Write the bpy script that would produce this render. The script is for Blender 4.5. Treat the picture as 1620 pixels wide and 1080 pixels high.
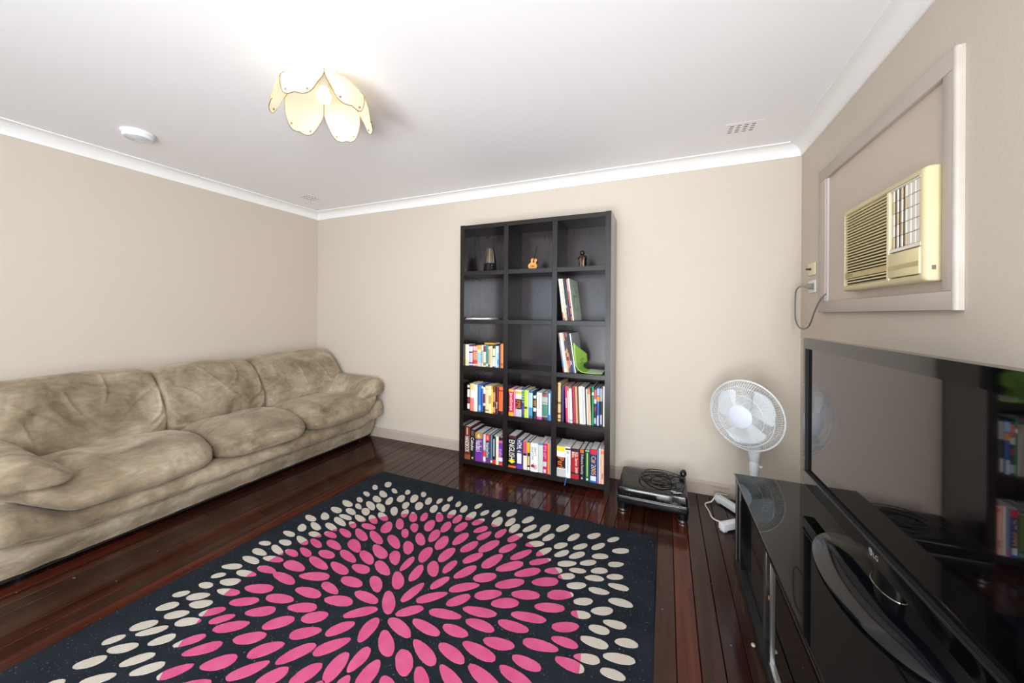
import bpy, bmesh, math, random
from mathutils import Vector, Matrix, noise
for _o in list(bpy.data.objects): bpy.data.objects.remove(_o, do_unlink=True)
SC = bpy.context.scene
COL = SC.collection
PI = math.pi
random.seed(7)

# ------------------------------------------------------------------ camera, world, lights, exposure
cam = bpy.data.cameras.new('camera'); cam_o = bpy.data.objects.new('camera', cam); COL.objects.link(cam_o)
cam.sensor_width = 36; cam.lens = 36*575.43/1620; cam.shift_y = (496.3-540)/1620; cam.clip_start = .02
YAW, PITCH, ROLL = -.4009, .0004, .0065
_f = Vector((math.sin(YAW)*math.cos(PITCH), math.cos(YAW)*math.cos(PITCH), math.sin(PITCH)))
_r = Vector((math.cos(YAW), -math.sin(YAW), 0)); _u = _r.cross(_f)
_r2 = _r*math.cos(ROLL)+_u*math.sin(ROLL); _u2 = -_r*math.sin(ROLL)+_u*math.cos(ROLL)
_m = Matrix((_r2, _u2, -_f)).transposed().to_4x4(); _m.translation = Vector((3.6236, -2.9232, 1.268))
cam_o.matrix_world = _m
SC.camera = cam_o
SC.view_settings.view_transform = 'Standard'; SC.view_settings.look = 'None'
SC.view_settings.gamma = 1.0; SC.view_settings.use_curve_mapping = False
SC.view_settings.exposure = 0.0

wd = bpy.data.worlds.new('world'); SC.world = wd; wd.use_nodes = True
wd.node_tree.nodes['Background'].inputs[0].default_value = (.70, .82, 1.0, 1)
wd.node_tree.nodes['Background'].inputs[1].default_value = 2.2

def area(name, loc, target, sx, sy, power, col, shape='RECTANGLE', spread=180):
    l = bpy.data.lights.new(name, 'AREA'); l.shape = shape; l.size = sx; l.size_y = sy; l.energy = power; l.color = col
    l.spread = math.radians(spread)
    o = bpy.data.objects.new(name, l); COL.objects.link(o); o.location = loc
    d = Vector(target)-Vector(loc); o.rotation_euler = d.to_track_quat('-Z', 'Y').to_euler(); return o
# daylight through the rear window, the photographer's bounced flash
area('window_daylight', (1.9, -4.86, 1.5), (2.6, 0, 1.3), 2.2, 1.3, 34, (.78, .89, 1.0))
area('side_window_daylight', (4.36, -4.05, 1.5), (0, -1.6, 1.2), 1.1, 1.1, 98, (.90, .95, 1.0))
area('flash_bounce', (3.3, -4.6, .45), (2.8, -.6, 2.385), 1.5, 1.0, 50, (.94, .97, 1.0), spread=110)
area('flash_direct', (3.3, -4.3, 2.2), (1.9, -.3, .6), .5, .5, 18, (1.0, .97, .93))

# ------------------------------------------------------------------ helpers
def lin(h):
    h = h.lstrip('#'); out = []
    for i in (0, 2, 4):
        c = int(h[i:i+2], 16)/255
        out.append(c/12.92 if c <= .04045 else ((c+.055)/1.055)**2.4)
    return (*out, 1)
MATS = {}
def mat(name, col, rough=.5, metal=0., spec=.5, coat=0., noise_amt=0., noise_scale=8., col2=None, bump=0., bump_scale=60.,
        trans=0., ior=1.5, emit=None, emit_s=0., alpha=1., sheen=0., stretch=None, coords='Object', detail=4.):
    if name in MATS: return MATS[name]
    m = bpy.data.materials.new(name); m.use_nodes = True; nt = m.node_tree; N = nt.nodes; L = nt.links
    b = N['Principled BSDF']; c = lin(col) if isinstance(col, str) else (*col, 1)
    b.inputs['Base Color'].default_value = c; b.inputs['Roughness'].default_value = rough; b.inputs['Metallic'].default_value = metal
    b.inputs['Specular IOR Level'].default_value = spec; b.inputs['Coat Weight'].default_value = coat; b.inputs['Coat Roughness'].default_value = .06
    b.inputs['Transmission Weight'].default_value = trans; b.inputs['IOR'].default_value = ior; b.inputs['Alpha'].default_value = alpha
    if sheen: b.inputs['Sheen Weight'].default_value = sheen
    if emit: b.inputs['Emission Color'].default_value = lin(emit); b.inputs['Emission Strength'].default_value = emit_s
    if noise_amt or bump:
        tc = N.new('ShaderNodeTexCoord'); mp = N.new('ShaderNodeMapping'); L.new(tc.outputs[coords], mp.inputs[0])
        if stretch: mp.inputs['Scale'].default_value = stretch
    if noise_amt:
        n = N.new('ShaderNodeTexNoise'); n.inputs['Scale'].default_value = noise_scale; n.inputs['Detail'].default_value = detail
        L.new(mp.outputs[0], n.inputs['Vector'])
        mr = N.new('ShaderNodeMapRange'); mr.inputs[1].default_value = .3; mr.inputs[2].default_value = .7; mr.inputs[3].default_value = 0; mr.inputs[4].default_value = noise_amt
        L.new(n.outputs['Fac'], mr.inputs[0])
        mx = N.new('ShaderNodeMix'); mx.data_type = 'RGBA'; mx.inputs[6].default_value = c
        mx.inputs[7].default_value = lin(col2) if col2 else (c[0]*.6, c[1]*.6, c[2]*.6, 1)
        L.new(mr.outputs[0], mx.inputs[0]); L.new(mx.outputs[2], b.inputs['Base Color'])
    if bump:
        n2 = N.new('ShaderNodeTexNoise'); n2.inputs['Scale'].default_value = bump_scale; n2.inputs['Detail'].default_value = 3
        L.new(mp.outputs[0], n2.inputs['Vector'])
        bp = N.new('ShaderNodeBump'); bp.inputs['Strength'].default_value = bump; bp.inputs['Distance'].default_value = .01
        L.new(n2.outputs['Fac'], bp.inputs['Height']); L.new(bp.outputs[0], b.inputs['Normal'])
    MATS[name] = m; return m
def cmat(h, rough=.42):
    return mat('paper_'+h.lstrip('#')+('' if rough == .42 else str(rough)), h, rough)

ABS = {}
def tag(o, label=None, cat=None, group=None, kind=None):
    if label: o['label'] = label
    if cat: o['category'] = cat
    if group: o['group'] = group
    if kind: o['kind'] = kind
    return o
def thing(name, label, cat, loc=(0, 0, 0), group=None):
    o = bpy.data.objects.new(name, None); COL.objects.link(o); o.location = loc; o.empty_display_size = .05
    ABS[o] = Vector(loc); return tag(o, label, cat, group)

class G:
    """collects geometry in room coordinates; build() links it as one mesh object"""
    def __init__(s): s.v = []; s.f = []; s.mi = []; s.cur = 0
    def add(s, vs, fs):
        o = len(s.v); s.v += [tuple(p) for p in vs]
        for f in fs: s.f.append(tuple(i+o for i in f)); s.mi.append(s.cur)
        return s
    def box(s, x0, x1, y0, y1, z0, z1, M=None):
        vs = [(x, y, z) for x in (x0, x1) for y in (y0, y1) for z in (z0, z1)]
        if M is not None: vs = [M @ Vector(p) for p in vs]
        return s.add(vs, [(0, 1, 3, 2), (4, 6, 7, 5), (0, 4, 5, 1), (2, 3, 7, 6), (0, 2, 6, 4), (1, 5, 7, 3)])
    def quad(s, a, b, c, d): return s.add([a, b, c, d], [(0, 1, 2, 3)])
    def tube(s, pts, r, n=8, closed=False, caps=True):
        pts = [Vector(p) for p in pts]; m = len(pts); rs = r if isinstance(r, (list, tuple)) else [r]*m
        prev = None; vs = []
        for i, p in enumerate(pts):
            if closed: t = pts[(i+1) % m]-pts[i-1]
            else: t = pts[min(i+1, m-1)]-pts[max(i-1, 0)]
            t.normalize()
            if prev is None:
                a = Vector((0, 0, 1)) if abs(t.z) < .9 else Vector((1, 0, 0)); u = t.cross(a).normalized()
            else:
                u = (prev-t*prev.dot(t)); u = u.normalized() if u.length > 1e-6 else t.orthogonal().normalized()
            prev = u; w = t.cross(u)
            for k in range(n):
                an = 2*PI*k/n; vs.append(p+(u*math.cos(an)+w*math.sin(an))*rs[i])
        fs = []
        for i in range(m if closed else m-1):
            j = (i+1) % m
            for k in range(n): fs.append((i*n+k, i*n+(k+1) % n, j*n+(k+1) % n, j*n+k))
        if caps and not closed: fs.append(tuple(range(n-1, -1, -1))); fs.append(tuple((m-1)*n+k for k in range(n)))
        return s.add(vs, fs)
    def lathe(s, prof, c=(0, 0, 0), ax=(0, 0, 1), n=32, capa=True, capb=True):
        ax = Vector(ax).normalized(); u = ax.orthogonal().normalized(); w = ax.cross(u); c = Vector(c); vs = []
        for r, h in prof:
            for k in range(n):
                an = 2*PI*k/n; vs.append(c+ax*h+(u*math.cos(an)+w*math.sin(an))*r)
        fs = [(i*n+k, i*n+(k+1) % n, (i+1)*n+(k+1) % n, (i+1)*n+k) for i in range(len(prof)-1) for k in range(n)]
        if capa: fs.append(tuple(range(n-1, -1, -1)))
        if capb: fs.append(tuple((len(prof)-1)*n+k for k in range(n)))
        return s.add(vs, fs)
    def prism(s, poly, d, M=None):
        """poly of (a,b) points extruded by d along local third axis, mapped by M"""
        n = len(poly); vs = [Vector((a, b, 0)) for a, b in poly]+[Vector((a, b, d)) for a, b in poly]
        if M is not None: vs = [M @ p for p in vs]
        return s.add(vs, [tuple(range(n-1, -1, -1)), tuple(range(n, 2*n))]+[(i, (i+1) % n, n+(i+1) % n, n+i) for i in range(n)])
    def grid(s, P, closed_u=False):
        """P[i][j] rows of points"""
        a = len(P); b = len(P[0]); vs = [p for r in P for p in r]; fs = []
        for i in range(a-1):
            for j in range(b if closed_u else b-1):
                fs.append((i*b+j, i*b+(j+1) % b, (i+1)*b+(j+1) % b, (i+1)*b+j))
        return s.add(vs, fs)
    def build(s, name, m, parent=None, smooth=False, bevel=0., seg=2, angle=35, sub=0, rn=True):
        base = ABS.get(parent, Vector((0, 0, 0))) if parent else Vector((0, 0, 0))
        me = bpy.data.meshes.new(name); me.from_pydata([Vector(p)-base for p in s.v], [], s.f)
        ms = m if isinstance(m, (list, tuple)) else [m]
        for q in ms: me.materials.append(q)
        if len(ms) > 1: me.polygons.foreach_set('material_index', s.mi)
        if rn or bevel:
            bm = bmesh.new(); bm.from_mesh(me)
            if rn: bmesh.ops.recalc_face_normals(bm, faces=bm.faces)
            if bevel:
                es = [e for e in bm.edges if e.is_manifold and e.calc_face_angle(0) > math.radians(angle)]
                bmesh.ops.bevel(bm, geom=es, offset=bevel, segments=seg, affect='EDGES', profile=.5, clamp_overlap=True)
            bm.to_mesh(me); bm.free()
        if smooth or bevel:
            me.polygons.foreach_set('use_smooth', [True]*len(me.polygons)); me.set_sharp_from_angle(angle=math.radians(40))
        me.update()
        o = bpy.data.objects.new(name, me); COL.objects.link(o)
        if parent: o.parent = parent; ABS[o] = base
        else: ABS[o] = Vector((0, 0, 0))
        if sub:
            md = o.modifiers.new('sub', 'SUBSURF'); md.levels = sub; md.render_levels = sub
        return o

def text_mesh(body, extrude=.0):
    cu = bpy.data.curves.new('t', 'FONT'); cu.body = body; cu.size = 1; cu.resolution_u = 2; cu.align_x = 'LEFT'; cu.extrude = 0; cu.space_line = .85
    o = bpy.data.objects.new('t', cu); COL.objects.link(o)
    dg = bpy.context.evaluated_depsgraph_get(); me = o.evaluated_get(dg).to_mesh()
    vs = [v.co.copy() for v in me.vertices]; fs = [tuple(p.vertices) for p in me.polygons]
    o.evaluated_get(dg).to_mesh_clear(); bpy.data.objects.remove(o, do_unlink=True); bpy.data.curves.remove(cu)
    x0 = min(v.x for v in vs); x1 = max(v.x for v in vs); y0 = min(v.y for v in vs); y1 = max(v.y for v in vs)
    return [((v.x-x0)/(x1-x0), (v.y-y0)/(y1-y0)) for v in vs], fs, (x1-x0)/(y1-y0)
def put_text(g, body, org, ex, ey):
    """text filling the parallelogram org + s*ex + t*ey"""
    vs, fs, _ = text_mesh(body); org = Vector(org); ex = Vector(ex); ey = Vector(ey)
    g.add([org+ex*a+ey*b for a, b in vs], fs)
def smooth_path(pts, n=6, closed=False):
    pts = [Vector(p) for p in pts]; m = len(pts); out = []
    for i in range(m if closed else m-1):
        p0 = pts[(i-1) % m] if closed or i > 0 else pts[0]; p1 = pts[i]; p2 = pts[(i+1) % m]; p3 = pts[(i+2) % m] if closed or i+2 < m else pts[-1]
        for k in range(n):
            t = k/n
            out.append(.5*((2*p1)+(p2-p0)*t+(2*p0-5*p1+4*p2-p3)*t*t+(3*p1-p0-3*p2+p3)*t**3))
    if not closed: out.append(pts[-1])
    return out
def sstep(a, b, x):
    t = max(0, min(1, (x-a)/(b-a))); return t*t*(3-2*t)

PEBBLES = [(1.752,-0.817,0.043,0.024,2.315),(1.698,-0.89,0.04,0.018,2.429),(1.862,-0.876,0.04,0.016,2.582),(1.958,-0.852,0.033,0.018,2.216),(2.079,-0.833,0.037,0.018,2.277),(1.714,-0.986,0.041,0.017,2.702),(1.819,-0.942,0.054,0.022,2.585),(1.83,-1.012,0.05,0.023,2.655),(1.925,-0.998,0.049,0.023,2.099),(1.974,-0.941,0.047,0.026,2.154),(2.056,-0.905,0.053,0.026,2.082),(2.166,-0.895,0.046,0.022,2.043),(1.73,-1.064,0.038,0.017,2.63),(1.694,-1.134,0.056,0.023,2.819),(1.789,-1.132,0.041,0.016,2.665),(1.853,-1.092,0.064,0.022,2.62),(1.933,-1.085,0.061,0.021,2.613),(2.061,-0.999,0.042,0.022,2.083),(2.145,-0.97,0.048,0.026,2.155),(2.04,-1.084,0.053,0.022,2.345),(1.88,-1.161,0.047,0.023,2.519),(1.792,-1.197,0.053,0.021,2.812),(1.693,-1.22,0.051,0.023,2.931),(1.813,-1.257,0.054,0.018,3.034),(1.906,-1.233,0.055,0.02,2.848),(1.626,-1.351,0.052,0.02,2.948),(1.689,-1.301,0.047,0.022,2.619),(1.82,-1.307,0.066,0.02,2.832),(1.73,-1.399,0.057,0.019,2.83),(1.818,-1.367,0.061,0.019,2.88),(1.671,-1.441,0.041,0.022,2.608),(1.798,-1.457,0.047,0.019,3.098),(1.879,-1.423,0.05,0.019,3.019),(1.781,-1.523,0.06,0.018,2.885),(1.873,-1.51,0.057,0.018,2.874),(1.916,-1.3,0.041,0.017,2.692),(1.987,-1.21,0.056,0.021,2.621),(2.019,-1.162,0.058,0.022,2.698),(2.119,-1.077,0.044,0.023,2.056),(2.193,-1.091,0.055,0.024,2.295),(2.255,-1.063,0.045,0.022,1.977),(2.016,-1.277,0.052,0.022,3.083),(2.121,-1.241,0.057,0.032,2.119),(2.168,-1.183,0.058,0.023,2.32),(2.271,-1.178,0.045,0.023,2.323),(2.256,-1.243,0.044,0.02,2.337),(1.942,-1.377,0.06,0.02,2.843),(2.039,-1.355,0.073,0.024,2.695),(2.133,-1.34,0.077,0.024,2.684),(2.25,-1.329,0.072,0.026,2.619),(2.37,-1.254,0.06,0.025,2.392),(1.973,-1.481,0.064,0.022,2.92),(2.081,-1.442,0.068,0.028,2.67),(2.356,-1.339,0.057,0.027,2.33),(2.24,-1.426,0.072,0.028,2.712),(1.888,-1.584,0.054,0.018,2.888),(2.232,-0.864,0.034,0.018,1.777),(2.282,-0.811,0.033,0.017,1.777),(2.369,-0.85,0.035,0.017,1.858),(2.255,-0.962,0.045,0.024,1.977),(2.317,-0.919,0.046,0.023,1.838),(2.433,-0.885,0.043,0.022,1.786),(2.5,-0.816,0.036,0.017,1.429),(2.392,-0.967,0.048,0.023,1.747),(2.455,-1.001,0.046,0.024,1.655),(2.514,-0.937,0.05,0.026,1.525),(2.576,-0.872,0.036,0.019,1.282),(2.646,-0.849,0.044,0.018,1.43),(2.731,-0.803,0.048,0.025,1.376),(2.586,-0.976,0.045,0.024,1.099),(2.692,-0.931,0.054,0.029,1.597),(2.765,-0.9,0.049,0.023,1.419),(2.855,-0.834,0.047,0.023,1.148),(2.758,-1.026,0.048,0.023,1.375),(2.812,-0.95,0.05,0.025,1.42),(2.895,-0.913,0.051,0.021,1.076),(2.978,-0.878,0.049,0.024,1.334),(2.849,-1.03,0.054,0.023,1.09),(2.945,-0.965,0.051,0.02,0.929),(3.022,-0.953,0.046,0.02,1.111),(2.969,-1.04,0.052,0.024,-2.586),(2.342,-1.027,0.053,0.023,2.215),(2.34,-1.125,0.057,0.03,1.958),(2.437,-1.098,0.054,0.027,1.77),(2.518,-1.064,0.053,0.028,1.456),(2.637,-1.039,0.046,0.024,0.982),(2.682,-1.083,0.051,0.023,1.169),(2.423,-1.195,0.057,0.029,1.838),(2.574,-1.16,0.062,0.029,1.42),(2.499,-1.234,0.06,0.032,1.749),(2.654,-1.202,0.059,0.028,1.211),(2.75,-1.154,0.069,0.03,1.144),(2.847,-1.131,0.056,0.025,1.043),(2.475,-1.35,0.06,0.031,1.807),(2.577,-1.307,0.061,0.03,1.48),(2.714,-1.276,0.059,0.026,1.034),(2.817,-1.256,0.069,0.03,1.191),(2.934,-1.152,0.066,0.023,0.97),(2.915,-1.256,0.072,0.029,-2.385),(3.07,-0.834,0.05,0.023,1.071),(3.151,-0.894,0.046,0.02,1.088),(3.253,-0.836,0.043,0.021,0.835),(3.358,-0.827,0.039,0.017,0.828),(3.034,-1.082,0.052,0.02,1.013),(3.103,-0.996,0.042,0.021,0.829),(3.203,-0.962,0.045,0.019,0.812),(3.292,-0.922,0.046,0.019,0.913),(3.409,-0.911,0.046,0.021,-2.653),(3.126,-1.058,0.045,0.019,0.874),(3.204,-1.038,0.048,0.02,0.831),(3.314,-0.999,0.043,0.02,-2.687),(3.169,-1.123,0.049,0.02,-2.66),(3.268,-1.073,0.044,0.019,-2.556),(3.397,-1.03,0.04,0.018,-2.654),(3.232,-1.15,0.041,0.017,-2.888),(3.329,-1.109,0.042,0.02,-2.658),(3.191,-1.21,0.041,0.019,-2.648),(3.316,-1.17,0.044,0.019,-2.852),(3.406,-1.121,0.04,0.018,-2.705),(3.248,-1.25,0.046,0.02,-2.675),(3.429,-1.181,0.047,0.018,-3.067),(3.349,-1.243,0.046,0.018,-3.008),(3.04,-1.162,0.059,0.02,-2.467),(3.123,-1.198,0.044,0.021,-2.678),(3.109,-1.285,0.063,0.027,-2.662),(1.657,-1.51,0.048,0.017,3.07),(1.62,-1.62,0.036,0.016,-2.962),(1.713,-1.572,0.044,0.019,3.136),(1.734,-1.631,0.063,0.017,2.893),(1.667,-1.68,0.054,0.018,3.108),(1.828,-1.617,0.049,0.019,3.034),(1.689,-1.736,0.06,0.018,3.14),(1.786,-1.687,0.059,0.019,-2.968),(1.655,-1.804,0.051,0.019,-2.782),(1.769,-1.807,0.056,0.018,-2.98),(1.832,-1.75,0.057,0.019,-3.069),(1.663,-1.867,0.031,0.016,-2.538),(1.758,-1.871,0.048,0.021,-2.797),(1.82,-1.912,0.057,0.018,-2.915),(2.004,-1.552,0.055,0.024,3.087),(2.023,-1.617,0.078,0.022,2.956),(1.931,-1.68,0.071,0.027,3.102),(1.965,-1.755,0.078,0.022,3.072),(2.088,-1.689,0.075,0.026,-2.831),(2.216,-1.714,0.059,0.02,2.971),(1.925,-1.844,0.068,0.026,-2.837),(2.15,-1.771,0.071,0.024,-3.064),(2.066,-1.847,0.067,0.024,-2.912),(1.944,-1.918,0.061,0.023,-2.66),(2.115,-1.519,0.072,0.022,2.874),(2.213,-1.488,0.068,0.025,2.73),(2.346,-1.431,0.057,0.027,2.369),(2.434,-1.442,0.054,0.02,1.612),(2.342,-1.517,0.066,0.026,2.724),(2.148,-1.602,0.071,0.023,2.934),(2.249,-1.563,0.056,0.025,3.094),(2.517,-1.479,0.057,0.026,1.717),(2.574,-1.421,0.056,0.028,2.248),(2.641,-1.378,0.051,0.022,1.449),(2.467,-1.552,0.06,0.027,2.358),(2.275,-1.646,0.062,0.026,-3.134),(2.391,-1.611,0.058,0.025,2.55),(2.657,-1.488,0.052,0.022,1.158),(2.579,-1.585,0.065,0.024,1.39),(2.673,-1.575,0.069,0.023,-2.393),(2.407,-1.689,0.069,0.023,3.08),(2.314,-1.752,0.067,0.026,-2.91),(2.52,-1.673,0.068,0.027,2.349),(2.45,-1.76,0.068,0.023,-2.466),(2.634,-1.673,0.057,0.023,-2.433),(2.732,-1.377,0.063,0.026,1.087),(3.012,-1.259,0.067,0.026,-2.466),(2.834,-1.373,0.057,0.029,-2.561),(2.959,-1.363,0.07,0.027,-2.53),(2.776,-1.466,0.07,0.024,-2.495),(2.896,-1.463,0.062,0.027,-2.577),(3.053,-1.395,0.064,0.026,-2.804),(2.793,-1.541,0.056,0.025,0.888),(2.987,-1.475,0.06,0.027,-2.714),(3.173,-1.42,0.064,0.024,-2.824),(2.906,-1.56,0.074,0.023,-2.965),(2.938,-1.618,0.064,0.023,-3.129),(3.107,-1.503,0.074,0.023,-2.972),(3.063,-1.57,0.065,0.023,-3.073),(3.193,-1.334,0.059,0.027,-2.703),(3.297,-1.331,0.043,0.02,-2.678),(3.447,-1.272,0.051,0.021,-3.045),(3.381,-1.35,0.047,0.021,-2.674),(3.301,-1.405,0.041,0.02,-2.902),(3.439,-1.397,0.046,0.019,-3.025),(3.385,-1.448,0.041,0.02,-3.024),(3.258,-1.489,0.055,0.023,-2.701),(3.274,-1.556,0.052,0.02,-3.101),(3.377,-1.512,0.054,0.021,-3.098),(3.491,-1.466,0.043,0.019,-2.924),(3.189,-1.607,0.069,0.023,-3.006),(3.365,-1.589,0.047,0.019,-2.942),(3.474,-1.542,0.057,0.02,-2.928),(3.313,-1.636,0.054,0.022,3.094),(3.459,-1.611,0.043,0.018,-3.076),(1.681,-1.928,0.036,0.017,-2.969),(1.641,-2.002,0.032,0.017,-2.515),(1.725,-1.981,0.046,0.02,-2.612),(1.672,-2.064,0.04,0.021,-2.483),(1.786,-2.001,0.047,0.021,-2.707),(1.879,-2.004,0.047,0.02,-2.436),(1.758,-2.073,0.045,0.02,-2.576),(1.954,-2.012,0.045,0.019,-2.373),(1.845,-2.074,0.048,0.02,-2.663),(1.704,-2.154,0.045,0.022,-2.433),(1.768,-2.154,0.051,0.017,-2.396),(1.854,-2.159,0.041,0.021,0.795),(2.031,-2.018,0.064,0.025,-2.547),(1.954,-2.119,0.049,0.019,0.87),(2.04,-2.12,0.062,0.023,-2.402),(1.682,-2.233,0.033,0.017,0.881),(1.762,-2.237,0.049,0.02,-2.577),(1.732,-2.31,0.045,0.022,-2.397),(1.873,-2.237,0.049,0.02,0.83),(1.952,-2.241,0.049,0.02,-2.372),(1.843,-2.328,0.05,0.018,-2.457),(2.051,-2.209,0.05,0.021,0.862),(1.735,-2.394,0.027,0.018,-2.53),(2.204,-1.84,0.063,0.024,-2.774),(2.063,-1.924,0.06,0.025,-2.645),(2.186,-1.93,0.057,0.028,-2.419),(2.295,-1.854,0.052,0.028,-2.6),(2.15,-2.023,0.058,0.026,-2.594),(2.325,-1.922,0.058,0.025,-2.542),(2.255,-2.029,0.059,0.027,0.799),(2.375,-1.994,0.065,0.026,1.003),(2.155,-2.129,0.056,0.028,-2.463),(2.279,-2.106,0.064,0.023,0.885),(2.381,-2.086,0.049,0.027,0.973),(2.478,-2.035,0.054,0.028,1.19),(2.169,-2.207,0.05,0.017,-2.603),(2.435,-1.853,0.054,0.026,0.901),(2.541,-1.811,0.058,0.028,1.702),(2.648,-1.754,0.069,0.024,2.881),(2.743,-1.713,0.071,0.022,3.03),(2.47,-1.922,0.065,0.026,0.892),(2.551,-1.973,0.058,0.03,1.733),(2.604,-1.92,0.051,0.025,1.593),(2.649,-1.831,0.062,0.027,2.501),(2.762,-1.865,0.054,0.03,2.437),(2.804,-1.804,0.07,0.024,2.761),(2.676,-1.948,0.053,0.029,1.607),(2.621,-2.006,0.027,0.021,1.636),(2.759,-1.953,0.035,0.024,2.669),(2.858,-1.891,0.05,0.023,2.512),(2.778,-1.628,0.072,0.022,-2.964),(2.861,-1.68,0.057,0.023,-3.14),(2.897,-1.766,0.064,0.023,2.917),(2.989,-1.72,0.072,0.024,3.033),(3.043,-1.662,0.061,0.024,-2.976),(3.168,-1.693,0.057,0.022,3.103),(2.948,-1.849,0.064,0.023,2.73),(3.049,-1.8,0.072,0.023,2.889),(3.149,-1.754,0.067,0.022,2.985),(3.38,-2.579,0.043,0.024,2.315),(3.434,-2.506,0.04,0.018,2.429),(3.27,-2.52,0.04,0.016,2.582),(3.174,-2.544,0.033,0.018,2.216),(3.053,-2.563,0.037,0.018,2.277),(3.418,-2.41,0.041,0.017,2.702),(3.313,-2.454,0.054,0.022,2.585),(3.302,-2.384,0.05,0.023,2.655),(3.207,-2.398,0.049,0.023,2.099),(3.158,-2.455,0.047,0.026,2.154),(3.076,-2.491,0.053,0.026,2.082),(2.966,-2.501,0.046,0.022,2.043),(3.402,-2.332,0.038,0.017,2.63),(3.438,-2.262,0.056,0.023,2.819),(3.343,-2.264,0.041,0.016,2.665),(3.279,-2.304,0.064,0.022,2.62),(3.199,-2.311,0.061,0.021,2.613),(3.071,-2.397,0.042,0.022,2.083),(2.987,-2.426,0.048,0.026,2.155),(3.092,-2.312,0.053,0.022,2.345),(3.252,-2.235,0.047,0.023,2.519),(3.34,-2.199,0.053,0.021,2.812),(3.439,-2.176,0.051,0.023,2.931),(3.319,-2.139,0.054,0.018,3.034),(3.226,-2.163,0.055,0.02,2.848),(3.506,-2.045,0.052,0.02,2.948),(3.443,-2.095,0.047,0.022,2.619),(3.312,-2.089,0.066,0.02,2.832),(3.402,-1.997,0.057,0.019,2.83),(3.314,-2.029,0.061,0.019,2.88),(3.461,-1.955,0.041,0.022,2.608),(3.334,-1.939,0.047,0.019,3.098),(3.253,-1.973,0.05,0.019,3.019),(3.351,-1.873,0.06,0.018,2.885),(3.259,-1.886,0.057,0.018,2.874),(3.216,-2.096,0.041,0.017,2.692),(3.145,-2.186,0.056,0.021,2.621),(3.113,-2.234,0.058,0.022,2.698),(3.013,-2.319,0.044,0.023,2.056),(2.939,-2.305,0.055,0.024,2.295),(2.877,-2.333,0.045,0.022,1.977),(3.116,-2.119,0.052,0.022,3.083),(3.011,-2.155,0.057,0.032,2.119),(2.964,-2.213,0.058,0.023,2.32),(2.861,-2.218,0.045,0.023,2.323),(2.876,-2.153,0.044,0.02,2.337),(3.19,-2.019,0.06,0.02,2.843),(3.093,-2.041,0.073,0.024,2.695),(2.999,-2.056,0.077,0.024,2.684),(2.882,-2.067,0.072,0.026,2.619),(2.762,-2.142,0.06,0.025,2.392),(3.159,-1.915,0.064,0.022,2.92),(3.051,-1.954,0.068,0.028,2.67),(2.776,-2.057,0.057,0.027,2.33),(3.244,-1.812,0.054,0.018,2.888),(2.9,-2.532,0.034,0.018,1.777),(2.85,-2.585,0.033,0.017,1.777),(2.763,-2.546,0.035,0.017,1.858),(2.877,-2.434,0.045,0.024,1.977),(2.815,-2.477,0.046,0.023,1.838),(2.699,-2.511,0.043,0.022,1.786),(2.632,-2.58,0.036,0.017,1.429),(2.74,-2.429,0.048,0.023,1.747),(2.677,-2.395,0.046,0.024,1.655),(2.618,-2.459,0.05,0.026,1.525),(2.556,-2.524,0.036,0.019,1.282),(2.486,-2.547,0.044,0.018,1.43),(2.401,-2.593,0.048,0.025,1.376),(2.546,-2.42,0.045,0.024,1.099),(2.44,-2.465,0.054,0.029,1.597),(2.367,-2.496,0.049,0.023,1.419),(2.277,-2.562,0.047,0.023,1.148),(2.374,-2.37,0.048,0.023,1.375),(2.32,-2.446,0.05,0.025,1.42),(2.237,-2.483,0.051,0.021,1.076),(2.154,-2.518,0.049,0.024,1.334),(2.283,-2.366,0.054,0.023,1.09),(2.187,-2.431,0.051,0.02,0.929),(2.11,-2.443,0.046,0.02,1.111),(2.163,-2.356,0.052,0.024,-2.586),(2.79,-2.369,0.053,0.023,2.215),(2.792,-2.271,0.057,0.03,1.958),(2.695,-2.298,0.054,0.027,1.77),(2.614,-2.332,0.053,0.028,1.456),(2.495,-2.357,0.046,0.024,0.982),(2.45,-2.313,0.051,0.023,1.169),(2.709,-2.201,0.057,0.029,1.838),(2.558,-2.236,0.062,0.029,1.42),(2.633,-2.162,0.06,0.032,1.749),(2.478,-2.194,0.059,0.028,1.211),(2.382,-2.242,0.069,0.03,1.144),(2.285,-2.265,0.056,0.025,1.043),(2.555,-2.089,0.061,0.03,1.48),(2.062,-2.562,0.05,0.023,1.071),(1.981,-2.502,0.046,0.02,1.088),(1.879,-2.56,0.043,0.021,0.835),(1.774,-2.569,0.039,0.017,0.828),(2.098,-2.314,0.052,0.02,1.013),(2.029,-2.4,0.042,0.021,0.829),(1.929,-2.434,0.045,0.019,0.812),(1.84,-2.474,0.046,0.019,0.913),(1.723,-2.485,0.046,0.021,-2.653),(2.006,-2.338,0.045,0.019,0.874),(1.928,-2.358,0.048,0.02,0.831),(3.475,-1.886,0.048,0.017,3.07),(3.512,-1.776,0.036,0.016,-2.962),(3.419,-1.824,0.044,0.019,3.136),(3.398,-1.765,0.063,0.017,2.893),(3.465,-1.716,0.054,0.018,3.108),(3.304,-1.779,0.049,0.019,3.034)]
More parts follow.
